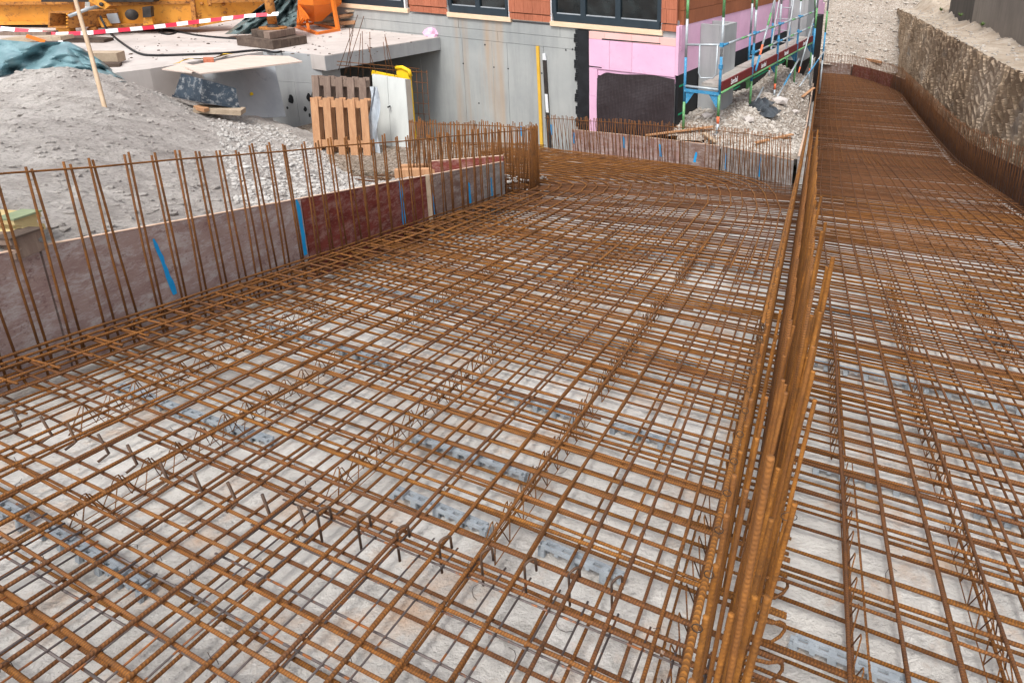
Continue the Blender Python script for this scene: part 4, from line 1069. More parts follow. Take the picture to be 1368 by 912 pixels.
def sheet(X, Y, Z, keep=None):
    mb = MB(); ny, nx = X.shape; mb.v = [Vector(p) for p in np.stack([X, Y, Z], -1).reshape(-1, 3)]
    for i in range(ny - 1):
        for j in range(nx - 1):
            if keep is None or (keep[i, j] and keep[i + 1, j + 1] and keep[i, j + 1] and keep[i + 1, j]):
                mb.f.append((i * nx + j, i * nx + j + 1, (i + 1) * nx + j + 1, (i + 1) * nx + j))
    return mb

# ---- sand heap behind the left boards
ctrl = []
for k in (-.25, -.1, 0.05, .2, .4, .6, .8, .95):
    p = fpt(k, .14); ctrl.append((p.x, p.y, p.z + hb(max(0, k)) - .05))
for px, py, y in [(60, 88, 8.0), (130, 101, 8.3), (165, 110, 8.6), (141, 149, 7.0), (0, 130, 7.3), (25, 108, 7.7), (0, 200, 5.0), (0, 280, 3.7), (100, 200, 5.3), (100, 260, 4.3), (200, 155, 7.6), (200, 225, 5.5), (275, 152, 9.3), (235, 142, 9.0),
                  (320, 156, 9.7), (300, 200, 6.8), (300, 245, 5.5), (400, 190, 9.3), (345, 162, 9.8), (440, 208, 9.2), (400, 225, 7.0), (400, 258, 5.9), (500, 246, 8.5), (470, 228, 8.9), (470, 252, 7.2), (540, 262, 8.0), (600, 262, 8.3), (0, 140, 9.2), (60, 114, 9.5), (110, 112, 9.6), (-120, 150, 8.6), (-250, 170, 7.0), (-250, 250, 4.0), (-600, 200, 5.0)]:
    p = at_y(px, py, y); ctrl.append((p.x, p.y, p.z))
sand_ev = rbf(ctrl)
def sand_z(x, y):
    x = np.asarray(x, float); y = np.asarray(y, float)
    z = sand_ev(x, y) + .10 * fbm(x * 2.3, y * 2.3, 77) + .16 * fbm(x * 1.1, y * 1.1, 3) + .05 * fbm(x * 4, y * 4, 8) + .035 * fbm(x * 12, y * 12, 5)
    crack = np.abs(fbm(x * .9 + 3, y * 1.3, 21)); z = z - .05 * np.exp(-(crack / .018) ** 2) * (y < 6.2)
    return z
tb_ = np.concatenate([np.arange(0, 2.5, .04), np.arange(2.5, 9.5, .06)]); sb_ = np.arange(-2.2, 9.6, .05)
Tf = (FB - FA).normalized(); Nf = Vector((-Tf.y, Tf.x, 0))
SS, TT = np.meshgrid(sb_, tb_)
Xs = FA.x + Tf.x * SS + Nf.x * (TT + .112); Ys = FA.y + Tf.y * SS + Nf.y * (TT + .112)
Zs = sand_z(Xs, Ys)
keep = (Ys < 10.3) & (Ys < 9.0 + (Xs + 8.5) * 1.0 + 1.4) & ~((SS > 5.75) & (TT > -1) & (TT < .02)) & ~((SS > 6.2) & (TT < (SS - 6.2) * .9))
sh = sheet(Xs, Ys, Zs, keep).build('sand_heap', 'sand', smooth=True, label='large heap of grey sand behind the mauve formwork boards', cat='sand heap')
# gravel spill on the right shoulder of the heap
def scatter(name, pts, rmin, rmax, mat, label=None, cat=None, kind=None, seed=1, flat=.7):
    rr = random.Random(seed); base = []
    for q in range(6):
        bm = bmesh.new(); bmesh.ops.create_icosphere(bm, subdivisions=1, radius=1)
        for v_ in bm.verts: v_.co *= rr.uniform(.65, 1.2)
        base.append(([v_.co.copy() for v_ in bm.verts], [[v_.index for v_ in f.verts] for f in bm.faces])); bm.free()
    V, Fs = [], []
    for p in pts:
        vs_, fs = base[rr.randrange(6)]; r = rmin + (rmax - rmin) * rr.random() ** 2.2; a = rr.uniform(0, 6.28); c, s_ = math.cos(a), math.sin(a); k = len(V)
        ex, ey = rr.uniform(.7, 1.3), rr.uniform(.7, 1.3)
        for v_ in vs_: V.append((p[0] + r * (c * v_.x * ex - s_ * v_.y * ey), p[1] + r * (s_ * v_.x * ex + c * v_.y * ey), p[2] + r * (v_.z * flat + .15)))
        Fs.extend([tuple(i + k for i in f) for f in fs])
    me = bpy.data.meshes.new(name); me.from_pydata(V, [], Fs); me.update()
    return tag(link(name, me, mat), label, cat, None, kind)
pts = []
while len(pts) < 5200:
    px, py = random.uniform(300, 545), random.uniform(145, 262)
    y = random.uniform(4.8, 9.9); p = at_y(px, py, y)
    x_ = p.x
    z = float(sand_z(x_, p.y))
    k = (Vector((x_, p.y, 0)) - FA).dot(Nf)
    if k < .16 or p.y > 10 or x_ > -2.75: continue
    # denser towards the shoulder
    edge = (x_ + 6.3) * .45 + (p.y - 5.2) * .25 + .5 * float(fbm(np.array(x_ * 1.5), np.array(p.y * 1.5), 3))
    if random.random() < edge: pts.append((x_, p.y, z))
scatter('gravel_spill', pts, .006, .034, 'stone_pale', 'pale gravel spilled over the right shoulder of the sand heap', 'gravel', 'stuff', 5)

pts = []
while len(pts) < 9000:
    a_, b_ = random.uniform(-1.5, 8.0), .14 + 6.5 * random.random() ** 1.4
    x_, y_ = FA.x + Tf.x * a_ + Nf.x * b_, FA.y + Tf.y * a_ + Nf.y * b_
    if y_ > 9.4: continue
    pts.append((x_, y_))
zz_ = sand_z(np.array([p[0] for p in pts]), np.array([p[1] for p in pts]))
scatter('sand_clods', [(p[0], p[1], float(z) - .004) for p, z in zip(pts, zz_)], .004, .035, 'sand', 'loose clods and crumbs over the grey sand heap', 'sand', 'stuff', 15, .6)

# ---- rubble ground between curve, building and straight lane
ctrl = []
for p in outer_pts[3:]: ctrl.append((p.x, p.y + .12, p.z + .26))
for s_ in (9.8, 11, 13, 16, 20, 26): p = SP(s_, -.25); ctrl.append((p.x, p.y, p.z + .36))
for v_, z in ((0, -1.42), (1.5, -1.38), (3, -1.42), (5, -1.55), (8, -1.7), (12, -1.7)): p = sp(v_, z, .02); ctrl.append((p.x, p.y, z))
for v_, z in ((0.3, -1.40), (1.5, -1.33), (3, -1.4), (5, -1.6), (7, -1.8)): p = sp(v_, z, 1.0); ctrl.append((p.x, p.y, z))
rub_ev = rbf(ctrl)
def rub_z(x, y):
    x = np.asarray(x, float); y = np.asarray(y, float)
    return rub_ev(x, y) + .12 * fbm(x * 1.3, y * 1.3, 13) + .04 * fbm(x * 5, y * 5, 15)
sv = np.arange(9.3, 31, .1); tv = np.arange(-5.2, -.15, .1)
SS, TT = np.meshgrid(sv, tv); Xs = SS * HS.x + TT * HT.x; Ys = SS * HS.y + TT * HT.y
Zs = rub_z(Xs, Ys)
def inside_curve(x, y):   # ramp side of the outer boards
    s_, t_ = x * HS.x + y * HS.y, x * HT.x + y * HT.y
    ph = math.atan2(s_ - TC[0], t_ - TC[1]); return math.hypot(s_ - TC[0], t_ - TC[1]) < r_out(ph) + .09
keep = np.array([[not inside_curve(x, y) and not inside_curve(x * .99, y * .99) and ((x - CORN.x) * SN.x + (y - CORN.y) * SN.y > -.1) for x, y in zip(a, b)] for a, b in zip(Xs, Ys)])
sheet(Xs, Ys, Zs, keep).build('rubble_ground', 'gravel', kind='structure', smooth=True)
pts = []
while len(pts) < 3800:
    s_, t_ = 10.3 + 14 * random.random() ** 1.5, random.uniform(-3.4, -.2); x, y = s_ * HS.x + t_ * HT.x, s_ * HS.y + t_ * HT.y
    if inside_curve(x * .985, y * .985) or (x - CORN.x) * SN.x + (y - CORN.y) * SN.y < .05: continue
    pts.append((x, y, float(rub_z(x, y))))
scatter('loose_rubble', pts, .008, .05, 'rubble', 'loose broken stones under the scaffold', 'rubble', 'stuff', 8)
def on_rub(px, py):
    z = -1.4
    for _ in range(12): p = hz(px, py, z); z = .5 * z + .5 * float(rub_z(p.x, p.y))
    return hz(px, py, z)
for i, (px, py, sz, lb) in enumerate(((1041, 138, (.2, .13, .09), 'pale concrete block lying in the rubble below the far scaffold'), (1062, 152, (.1, .08, .05), 'small pale stone slab in the rubble near the straight lane'), (1000, 163, (.12, .1, .06), 'broken concrete lump beside the black foil'), (944, 158, (.12, .08, .06), 'white concrete lump by the first scaffold frame'))):
    lump('rubble_block', on_rub(px, py) + Vector((0, 0, .05)), sz, 'conc_light', 30 + i, lb, 'rubble', group=None, sub=1, rough=.15)
for (x0, y0, x1, y1, lb, mt) in ((862, 186, 952, 176, 'long pale plank lying across the rubble behind the curved bars', 'wood'), (940, 183, 956, 197, 'short plank end sticking out of the rubble', 'wood_grey'), (1010, 196, 1058, 186, 'thin splintered plank near the divider', 'wood'), (1072, 133, 1087, 122, 'plank propped at the straight lane boards', 'wood')):
    a, b = on_rub(x0, y0) + Vector((0, 0, .07)), on_rub(x1, y1) + Vector((0, 0, .09)); MB().beam(a, b, .07, .022).build('plank', mt, label=lb, cat='plank')

# ---- cut earth bank on the right
def tbank(s_): return 3.25
def ztop(s_): return -.32 - .034 * (s_ - 11.8)
def bank():
    sv = np.arange(7.0, 36.5, .045); hv = np.linspace(0, 1, 72)
    X = np.zeros((len(hv), len(sv))); Y = X.copy(); Zz = X.copy()
    for j, s_ in enumerate(sv):
        p0 = SP(s_, tbank(s_)); zt = ztop(s_) + .09 * float(fbm(np.array(s_ * 2.2), np.array(.5), 4)) + .06 * float(fbm(np.array(s_ * 9), np.array(1.5), 6))
        zb_ = max(p0.z, -3.9) - .4
        for i, h in enumerate(hv):
            z = zb_ + (zt - zb_) * h
            colw = .55; cidx = math.floor(s_ / colw + .25 * math.sin(z * 1.3)); u = (s_ / colw + .25 * math.sin(z * 1.3)) - cidx
            ph = z / .30 + abs(u - .5) * 2.3 + .7 * math.sin(cidx * 12.9) + .5 * math.sin(s_ * 3 + z * 2)
            saw = ph - math.floor(ph)
            d = (.075 + .03 * math.sin(s_ * 1.7 + z * 2.1)) * saw - .05 * abs(u - .5)
            X[i, j], Y[i, j], Zz[i, j] = p0.x, p0.y, z
            off = (h * .12) + .10
            D_ = d
            X[i, j] += HT.x * (off - D_); Y[i, j] += HT.y * (off - D_)
    N1 = fbm(np.tile(sv * 1.2, (len(hv), 1)), Zz * 1.2, 31, 5) * .3 + fbm(np.tile(sv * 7, (len(hv), 1)), Zz * 5, 33, 3) * .12
    X -= HT.x * N1 * .5; Y -= HT.y * N1 * .5
    return sheet(X, Y, Zz), (X[-1], Y[-1], Zz[-1])
bk, topline = bank()
bk.build('earth_bank', 'earth', kind='structure')
# path on top of the bank
n = 46
wv = np.concatenate([np.linspace(0, 1, 8)[:-1] * .3, np.linspace(.3, 4, n)])
Xp = topline[0][None, :] + HT.x * wv[:, None]; Yp = topline[1][None, :] + HT.y * wv[:, None]
berm = np.clip((wv - .75) / .5, 0, 1)
Zp = topline[2][None, :] * np.exp(-wv[:, None] * 5) + (1 - np.exp(-wv[:, None] * 5)) * (np.array([ztop(s_) for s_ in np.arange(7.0, 36.5, .045)])[None, :]) + .08 * fbm(Xp * .9, Yp * .9, 41) + .05 * fbm(Xp * 4, Yp * 4, 42) + (.12 + .42 * np.clip((np.arange(7.0, 36.5, .045)[None, :] - 14) / 16, 0, 1.2)) * berm[:, None] * np.clip(.5 + 1.6 * fbm(Xp * 1.1, Yp * 1.1, 44), 0, 2)
sheet(Xp, Yp, Zp).build('bank_top_path', 'path', kind='structure', smooth=True)
pts = [(Xp[i, j], Yp[i, j], Zp[i, j]) for i, j in zip(rng.integers(0, len(wv), 1500), rng.integers(50, Xp.shape[1], 1500))]
scatter('path_stones', pts, .01, .06, 'rubble', 'small stones strewn over the path above the bank', 'stones', 'stuff', 9)
# old concrete wall along the path
ow = thing('retaining_wall', 'weathered grey concrete wall with a black tarred part above the bank path', 'wall', SP(17, 4.62) * 0 + Vector((17 * HS.x + 4.62 * HT.x, 17 * HS.y + 4.62 * HT.y, -1)))
def wquad(s0, s1, z0, z1, t0, th, name, mt):
    P = lambda s_, t_, z: Vector((s_ * HS.x + t_ * HT.x, s_ * HS.y + t_ * HT.y, z))
    MB().hexa([P(s0, t0, z0), P(s0, t0 + th, z0), P(s1, t0 + th, z0), P(s1, t0, z0), P(s0, t0, z1), P(s0, t0 + th, z1), P(s1, t0 + th, z1), P(s1, t0, z1)]).build(name, mt, ow)
for a_, b_ in ((7, 12.99), (13, 17.99), (18, 23.99)): wquad(a_, b_, -1, .60, 4.6, .3, 'wall_bay', 'conc_old')
wquad(24, 28.6, -1.2, .9, 4.62, .3, 'tarred_bay', 'tar_wet')
# weeds on the path
for i, (px, py) in enumerate(((1257, 15), (1312, 35), (1283, 22))):
    p = hz(px, py, -.42); mb = MB(); rr = random.Random(i)
    for q in range(26):
        a = rr.uniform(0, 6.28); l = rr.uniform(.06, .17); d = Vector((math.cos(a), math.sin(a), rr.uniform(.4, 1.6))).normalized(); sd_ = Vector((-math.sin(a), math.cos(a), 0)) * .018
        c = p + d * l * .5; mb.add([p, c + sd_, p + d * l, c - sd_], [(0, 1, 2, 3)])
    mb.build('weed_tuft', 'weed', label=('green weed tuft near the tarred wall', 'small weed on the rubble at the foot of the grey wall', 'tiny weed between stones on the path')[i], cat='weed')
# ---- gravel slope closing the far end
sv = np.arange(31.3, 52, .18); tv = np.arange(-9, 9, .18); SS, TT = np.meshgrid(sv, tv); Xs = SS * HS.x + TT * HT.x; Ys = SS * HS.y + TT * HT.y
Zs = -3.35 + (SS - 31.3) * .50 + .5 * fbm(Xs * .5, Ys * .5, 51) + .18 * fbm(Xs * 2, Ys * 2, 52) - .03 * TT

sheet(Xs, Ys, Zs).build('gravel_slope', 'gravel', kind='structure', smooth=True)
jj = rng.integers(0, Xs.shape[0], 5200), np.minimum((rng.random(5200) ** 1.3 * 60).astype(int), Xs.shape[1] - 1)
pts = [(Xs[i, j] + jit(.09), Ys[i, j] + jit(.09), Zs[i, j]) for i, j in zip(*jj)]
scatter('slope_stones', pts, .02, .10, 'rubble', 'coarse stones covering the gravel slope at the end of the lane', 'stones', 'stuff', 10)
p0, p1 = SP(31.6, 2.6, .55), SP(32.4, 1.0, .75)
MB().beam(p0, p1, .12, .1).build('timber_beam', 'wood', label='squared timber resting above the far curved formwork', cat='timber')

# ================================================================== SCAFFOLD
SCF = thing('scaffold', 'tube scaffold painted blue and green with maroon toe boards along the side of the building', 'scaffold', sp(0, -1.4, .5))
def scp(v, off, z): return sp(v, z, off)
def pole(a, b, bands, parent, r=.024, name='standard'):
    """tube split into coloured paint bands: bands = [(until fraction, material)]"""
    k0 = 0.0; first = None
    for k1, mt in bands:
        o = MB().tube([Vector(a).lerp(Vector(b), k0), Vector(a).lerp(Vector(b), k1)], r, 10).build(name if first is None else 'paint_band', mt, parent if first is None else first, True)
        if first is None: first = o
        k0 = k1
    return first
vb = [0.0, 1.87, 3.72, 5.55, 7.3]
ZD = -.72
for i, v_ in enumerate(vb):
    for off in (.17, .8):
        zb_ = float(rub_z(*scp(v_, off, 0)[:2])) - .02
        bands = [(.06, 'steel'), (.1, 'signal'), (.22, 'green'), (.42, 'blue'), (.62, 'steel'), (.85, random.choice(('green', 'steel', 'blue'))), (1, 'steel')] if (i + (off > .5)) % 2 else [(.16, 'green'), (.4, 'blue'), (.6, 'steel'), (.72, 'green'), (1, 'steel')]
        st_ = pole(scp(v_, off, zb_), scp(v_, off, 1.7), bands, SCF)
        MB().box(scp(v_, off, zb_ + .006), (.15, .15, .012), (SD, SN, Z3)).build('base_plate', 'steel', st_)
    # transom with gusset brackets
    MB().beam(scp(v_, .17, ZD - .05), scp(v_, .8, ZD - .05), .05, .05).build('transom', 'blue', SCF)
    MB().tube([scp(v_, .17, ZD + .02), scp(v_, .8, ZD + .02)], .022, 8).build('transom_tube', 'steel', SCF, True)
    for off, sg in ((.2, 1), (.77, -1)):
        a = scp(v_, off, ZD - .08); MB().hexa([a + Z3 * -.2 - SD * .008, a + SN * sg * .02 + Z3 * -.2 - SD * .008, a + SN * sg * .02 + Z3 * -.2 + SD * .008, a + Z3 * -.2 + SD * .008, a - SD * .008, a + SN * sg * .15 - SD * .008, a + SN * sg * .15 + SD * .008, a + SD * .008]).build('gusset', 'green' if i == 1 else 'blue', SCF)
    for z in (.05, -.31):
        MB().box(scp(v_, .8, z), (.06, .06, .07), (SD, SN, Z3)).build('coupler', 'blue', SCF)
# end frame guard at the near end
MB().tube([scp(0, .17, .0), scp(0, .8, .05)], .02, 8).build('end_rail', 'steel', SCF, True)
g = [scp(-.02, .42, .02), scp(-.02, .42, -.45), scp(-.02, .46, -.53), scp(-.02, .68, -.51), scp(-.02, .73, -.43), scp(-.02, .73, .04)]
MB().tube(g, .014, 8).build('end_guard', 'steel', SCF, True)
for a, b in zip(vb, vb[1:]):
    for z in ((.05, -.31) if a > 0 else (.05,)):
        pole(scp(a, .83, z), scp(b, .83, z), [(.12, 'blue'), (.5, 'steel'), (.68, 'green'), (.88, 'steel'), (1, 'blue')], SCF, .021, 'guard_rail')
    for q in range(2):
        MB().beam(scp(a + .03, .54 + q * .155, ZD + .075), scp(b - .03, .54 + q * .155, ZD + .075), .15, .05).build('deck_plank', 'deck', SCF)
    tb = MB().beam(scp(a + .05, .815, ZD + .07), scp(b - .09, .815, ZD + .07), .03, .15).build('toe_board', 'toe', SCF)
    MB().beam(scp(b - .085, .815, ZD + .07), scp(b - .02, .815, ZD + .07), .036, .156).build('end_fitting', 'blue', tb)
    MB().tube([scp(a, .83, ZD - .03), scp(b, .83, ZD - .03)], .02, 8).build('ledger', 'green', SCF, True)
    # printed name on the toe board
    cu = bpy.data.curves.new('lettering', 'FONT'); cu.body = 'Sembal'; cu.size = .13; cu.extrude = .001; cu.offset = .003
    tmp = bpy.data.objects.new('tmp', cu); col.objects.link(tmp); bpy.context.view_layer.update()
    me = bpy.data.meshes.new_from_object(tmp.evaluated_get(bpy.context.evaluated_depsgraph_get())); bpy.data.objects.remove(tmp)
    org = scp(a + .5, .833, ZD + .028); o0 = wloc(tb)
    for vv in me.vertices: vv.co = org + SD * vv.co.x * 1.0 + Z3 * vv.co.y + SN * vv.co.z - o0
    me.materials.clear(); link('lettering', me, 'print_white', tb)
# diagonal braces
pole(scp(1.9, .86, ZD + .05), scp(3.72, .86, 1.6), [(.12, 'blue'), (.2, 'signal'), (.35, 'steel'), (.45, 'green'), (1, 'steel')], SCF, .022, 'brace')
pole(scp(3.72, .86, -1.55), scp(5.6, .86, -.95), [(.3, 'steel'), (.6, 'blue'), (1, 'steel')], SCF, .02, 'brace')
pole(scp(1.6, .9, -1.40), scp(2.6, .84, -1.12), [(1, 'steel')], SCF, .02, 'brace')
pole(scp(7.3, .86, -.7), scp(6.6, .86, 1.0), [(.5, 'dark_steel'), (.7, 'green'), (1, 'dark_steel')], SCF, .02, 'brace')
pole(scp(5.7, .86, -1.3), scp(6.9, .86, -.1), [(.1, 'signal'), (1, 'steel')], SCF, .018, 'brace')
# outer run of standards at the far end
for v_ in (6.5, 7.9):
    pole(scp(v_, 1.0, float(rub_z(*scp(v_, 1.0, 0)[:2])) - .02), scp(v_, 1.0, 1.5), [(.25, 'steel'), (.45, 'blue'), (.6, 'green'), (1, 'steel')], SCF)
pole(scp(5.3, 1.0, -1.55), scp(7.9, 1.05, -1.0), [(.3, 'steel'), (.7, 'blue'), (1, 'steel')], SCF, .02, 'brace')
# ladder standing on the deck
lad = thing('ladder', 'light metal ladder leaning on the scaffold deck', 'ladder', scp(4.7, .6, ZD + .1))
l0, l1 = scp(4.5, .62, ZD + .1), scp(5.6, .55, 1.6); lw = SN * .0 + SD * .36 * .0 + SN * .17
for sg in (-1, 1): MB().beam(l0 + lw * sg, l1 + lw * sg, .025, .06).build('stile', 'alu', lad)
for k in np.linspace(.08, .95, 9): MB().tube([l0.lerp(l1, k) - lw, l0.lerp(l1, k) + lw], .012, 6).build('rung', 'alu', lad, True)
# crumpled black foil under the scaffold
def cloth(name, c, X, Y, nx, ny, hfun, mat, label, cat, th=.004, group=None):
    mb = MB(); idx = {}
    for i in range(nx + 1):
        for j in range(ny + 1):
            a, b = i / nx * 2 - 1, j / ny * 2 - 1; idx[i, j] = len(mb.v); mb.v.append(Vector(c) + X * a + Y * b + Z3 * hfun(a, b))
    for i in range(nx):
        for j in range(ny): mb.f.append((idx[i, j], idx[i + 1, j], idx[i + 1, j + 1], idx[i, j + 1]))
    o = mb.build(name, mat, None, True, label, cat, group)
    return o
def fold(a, b, s=0): return abs(math.sin(3.1 * a + 2.2 * b + s)) * .5 + abs(math.sin(5.3 * b - 2.7 * a + 1.3 * s)) * .3 + .25 * math.sin(9 * a + 7 * b + s)
p = on_rub(1015, 142)
cloth('plastic_foil', p, SD * .45, SN * .2, 26, 18, lambda a, b: .02 + .10 * max(0, 1 - a * a - b * b) ** .5 * (.5 + fold(a, b, 2)), 'plastic_black', 'crumpled black plastic foil on the rubble under the scaffold', 'foil')
p = on_rub(1025, 152)
cloth('plastic_foil', p, SD * .35, SN * .2, 20, 14, lambda a, b: .02 + .09 * max(0, 1 - a * a - b * b) ** .5 * (.5 + fold(a, b, 5)), 'plastic_black', 'small scrap of black foil beside the larger crumpled foil', 'foil')

# ================================================================== TUNNEL MOUTH: PALLETS AND PANELS
ZG = -1.45
MB().prism([(-6.9, 8.7), (-2.6, 8.7), (-2.9, 9.9), (-6.0, 11.0)], -3.4, -1.42).build('tunnel_ground', 'ground', kind='structure')
def pallet(px0, py0, y, w_, h_, mt, label, lean=.12, yaw=0.0):
    """pallet standing on edge, slats upright, leaning back; px0,py0 = bottom left corner of the front"""
    c = at_y(px0, py0, y); X = Vector((math.cos(yaw), math.sin(yaw), 0)); Yb = Vector((-math.sin(yaw), math.cos(yaw), 0)); U = (Z3 + Yb * lean).normalized(); W = X.cross(U).normalized()
    r = thing('pallet', label, 'pallet', c)
    n = 5; bw = w_ / (n + (n - 1) * .72)
    for i in range(n):
        x = bw / 2 + i * bw * 1.72
        MB().box(c + X * x + U * h_ / 2 + W * .0 + X * jit(.004), (bw, .02, h_ + jit(.01)), (X, W, U)).build('slat', mt, r)
        MB().box(c + X * x + U * h_ / 2 - W * .13 + X * jit(.004), (bw * .9, .02, h_), (X, W, U)).build('slat', mt, r)
    for k in (.06, .5, .94):
        MB().box(c + X * w_ / 2 + U * (h_ * k) - W * .022, (w_, .022, .1), (X, W, U)).build('cross_board', mt, r)
        for q in (.07, .5, .93): MB().box(c + X * w_ * q + U * (h_ * k) - W * .075, (.1, .08, .1), (X, W, U)).build('block', mt, r)
    return r
p1_ = at_y(425, 232, 9.35); p1t = at_y(421, 119, 9.5)
pallet(424, 250, 9.30, .80, 1.30, 'wood', 'light brown wooden pallet standing on edge in front of a dark one', .1, .02)
pallet(425, 236, 9.62, .80, 1.50, 'wood_old', 'dark weathered wooden pallet standing behind the light one', .12, -.05)
# pale wall panels with a yellow frame behind them
def leaning(name, q, th, mat, label, cat, parent=None):
    return MB().slab(q, th).build(name, mat, parent, label=label, cat=cat)
pn = thing('wall_panel', 'pale grey precast wall panel leaning in the tunnel mouth', 'wall panel', at_y(520, 245, 9.9))
a0, a1, a2, a3 = at_y(506, 262, 9.75), at_y(553, 262, 9.65), at_y(541, 106, 10.0), at_y(497, 99, 10.1)
mid0, mid1 = a0.lerp(a1, .46), a3.lerp(a2, .46)
MB().slab([a0, mid0 - (a1 - a0) * .005, mid1 - (a2 - a3) * .005, a3], .09).build('leaf', 'panel_white', pn)
MB().slab([mid0 + (a1 - a0) * .005, a1, a2, mid1 + (a2 - a3) * .005], .09).build('leaf', 'panel_white', pn)
b0, b1 = at_y(553.5, 262, 9.66), at_y(541.5, 106.5, 10.01)
MB().slab([b0, b0 + Vector((.06, .05, 0)), b1 + Vector((.06, .05, 0)), b1], .07).build('insulation_edge', 'conc_old', pn)
p = at_y(519, 143, 9.9); MB().tube([p + Vector((0, -.02, 0)), p + Vector((0, .05, 0))], .012, 8).build('tie_hole', 'tar', pn)
yf = thing('yellow_panel', 'bright yellow panel with a rounded top edge behind the pale wall panel', 'panel', at_y(556, 250, 10.1))
c0_, c1_, c2_, c3_ = at_y(545, 262, 10.2), at_y(561, 262, 10.15), at_y(546, 92, 10.35), at_y(529, 90, 10.4)
MB().slab([c0_, c1_, c2_ - Z3 * .04, c3_], .05).build('side_sheet', 'yellow', yf)
MB().tube([c3_ - Z3 * .01, c3_.lerp(c2_, .5) + Z3 * .01, c2_ - Z3 * .03, c2_ - Z3 * .12 + Vector((.02, 0, 0))], .03, 8).build('rounded_edge', 'yellow', yf, True)
MB().beam(at_y(497, 97, 10.25), at_y(530, 104, 10.3), .05, .06).build('top_sheet', 'yellow', yf)
# rusty mesh standing behind
ms = thing('mesh_panel', 'rusty square wire mesh standing behind the yellow panel', 'wire mesh', at_y(560, 230, 10.6))
for i in range(6):
    x = 535 + i * 7; bar('upright_wire', [at_y(x + 7, 220, 10.6), at_y(x, 92 + i * .4, 10.8)], .005, 'rust', ms, 5)
for j in range(9):
    y = 95 + j * 14; bar('cross_wire', [at_y(530 + j * 1, y - 1, 10.79 - j * .02), at_y(571 + j * .6, y + 2, 10.79 - j * .02)], .005, 'rust', ms, 5)
# thin starter bars and a rebar cage top above the pallets
tb_root = thing('thin_bar_bundle', 'thin dark rusty bars sticking up in front of the roof slab edge', 'rebar bundle', at_y(480, 110, 10.1))
for x0, y0, x1, y1 in ((452, 82, 478, 20), (462, 86, 486, 22), (468, 90, 467, 38), (460, 88, 472, 40), (478, 92, 482, 45), (485, 92, 484, 42), (495, 90, 494, 43), (502, 85, 491, 60), (521, 84, 514, 46), (517, 88, 512, 56), (527, 90, 515, 50)):
    bar('thin_bar', [at_y(x0, y0 + 12, 10.15), at_y(x1, y1, 10.2)], .0048, 'rust_dark', tb_root, 5)
for y in (86, 91): bar('tie_bar', [at_y(450, y - 4, 10.12), at_y(560, y + 6, 10.5)], .006, 'rust', tb_root, 5)
# milky foil between pallet and panel
p = at_y(500, 180, 9.45)
mb = MB(); idx = {}
for i in range(7):
    for j in range(17):
        x = 494 + i * 2.0 + 2.2 * math.sin(j * .7 + i * .9); y = 116 + j * 7.3; idx[i, j] = len(mb.v); mb.v.append(at_y(x, y, 9.5 + .03 * math.sin(i * 2 + j)))
for i in range(6):
    for j in range(16): mb.f.append((idx[i, j], idx[i, j + 1], idx[i + 1, j + 1], idx[i + 1, j]))
mb.build('foil_wrap', 'clear_foil', smooth=True, label='milky plastic foil hanging between the pallet and the pale panel', cat='foil')
# waling timber behind the red board
for (x0, y0, x1, y1, yy, h, mt, lb) in ((528, 232, 618, 230, 8.25, .12, 'wood', 'yellowish timber waling behind the red formwork board'), (535, 223, 640, 219, 8.6, .05, 'wood', 'brown plank lying above the yellowish waling')):
    MB().beam(at_y(x0, y0, yy), at_y(x1, y1, yy + .15), .08, h).build('waling', mt, label=lb, cat='timber')

# ================================================================== ON THE TERRACE
def tz(px, py, h=0.0): return hz(px, py, ZT + h)
def block(name, a, b, c, h, mat, parent=None, z0=None, **kw):
    """box from three base corners (left, near, right) given as points, height h"""
    a, b, c = Vector(a), Vector(b), Vector(c); d = a + c - b; up = Z3 * h
    return MB().hexa([a, b, c, d, a + up, b + up, c + up, d + up]).build(name, mat, parent, **kw)
# timber pad under the crane jack
pad = thing('timber_pad', 'stack of dark square timbers under the crane jack', 'timber stack', tz(365, 66))
A_, B_, C_ = tz(317, 61), tz(365, 67), tz(411, 59)
for i in range(4):
    k0, k1 = i / 4 + .006, (i + 1) / 4 - .006
    block('timber', A_.lerp(C_ + A_ - B_, k0), B_.lerp(C_, k0), B_.lerp(C_, k1), .15 + jit(.006), 'wood_dark', pad)
up_ = Z3 * .158
A2, B2, C2 = A_.lerp(C_, .22) + up_, B_.lerp(C_, .10) + (A_ - B_) * .14 + up_, C_ + (A_ - B_) * .25 + up_ - (C_ - B_) * .05
for i in range(3):
    k0, k1 = i / 3 + .006, (i + 1) / 3 - .006
    dA = A2 - B2
    block('timber', B2.lerp(B2 + dA, k0), B2.lerp(B2 + dA, k0) + (C2 - B2), B2.lerp(B2 + dA, k1) + (C2 - B2), .11 + jit(.006), 'wood_dark' if i else 'wood_old', pad)
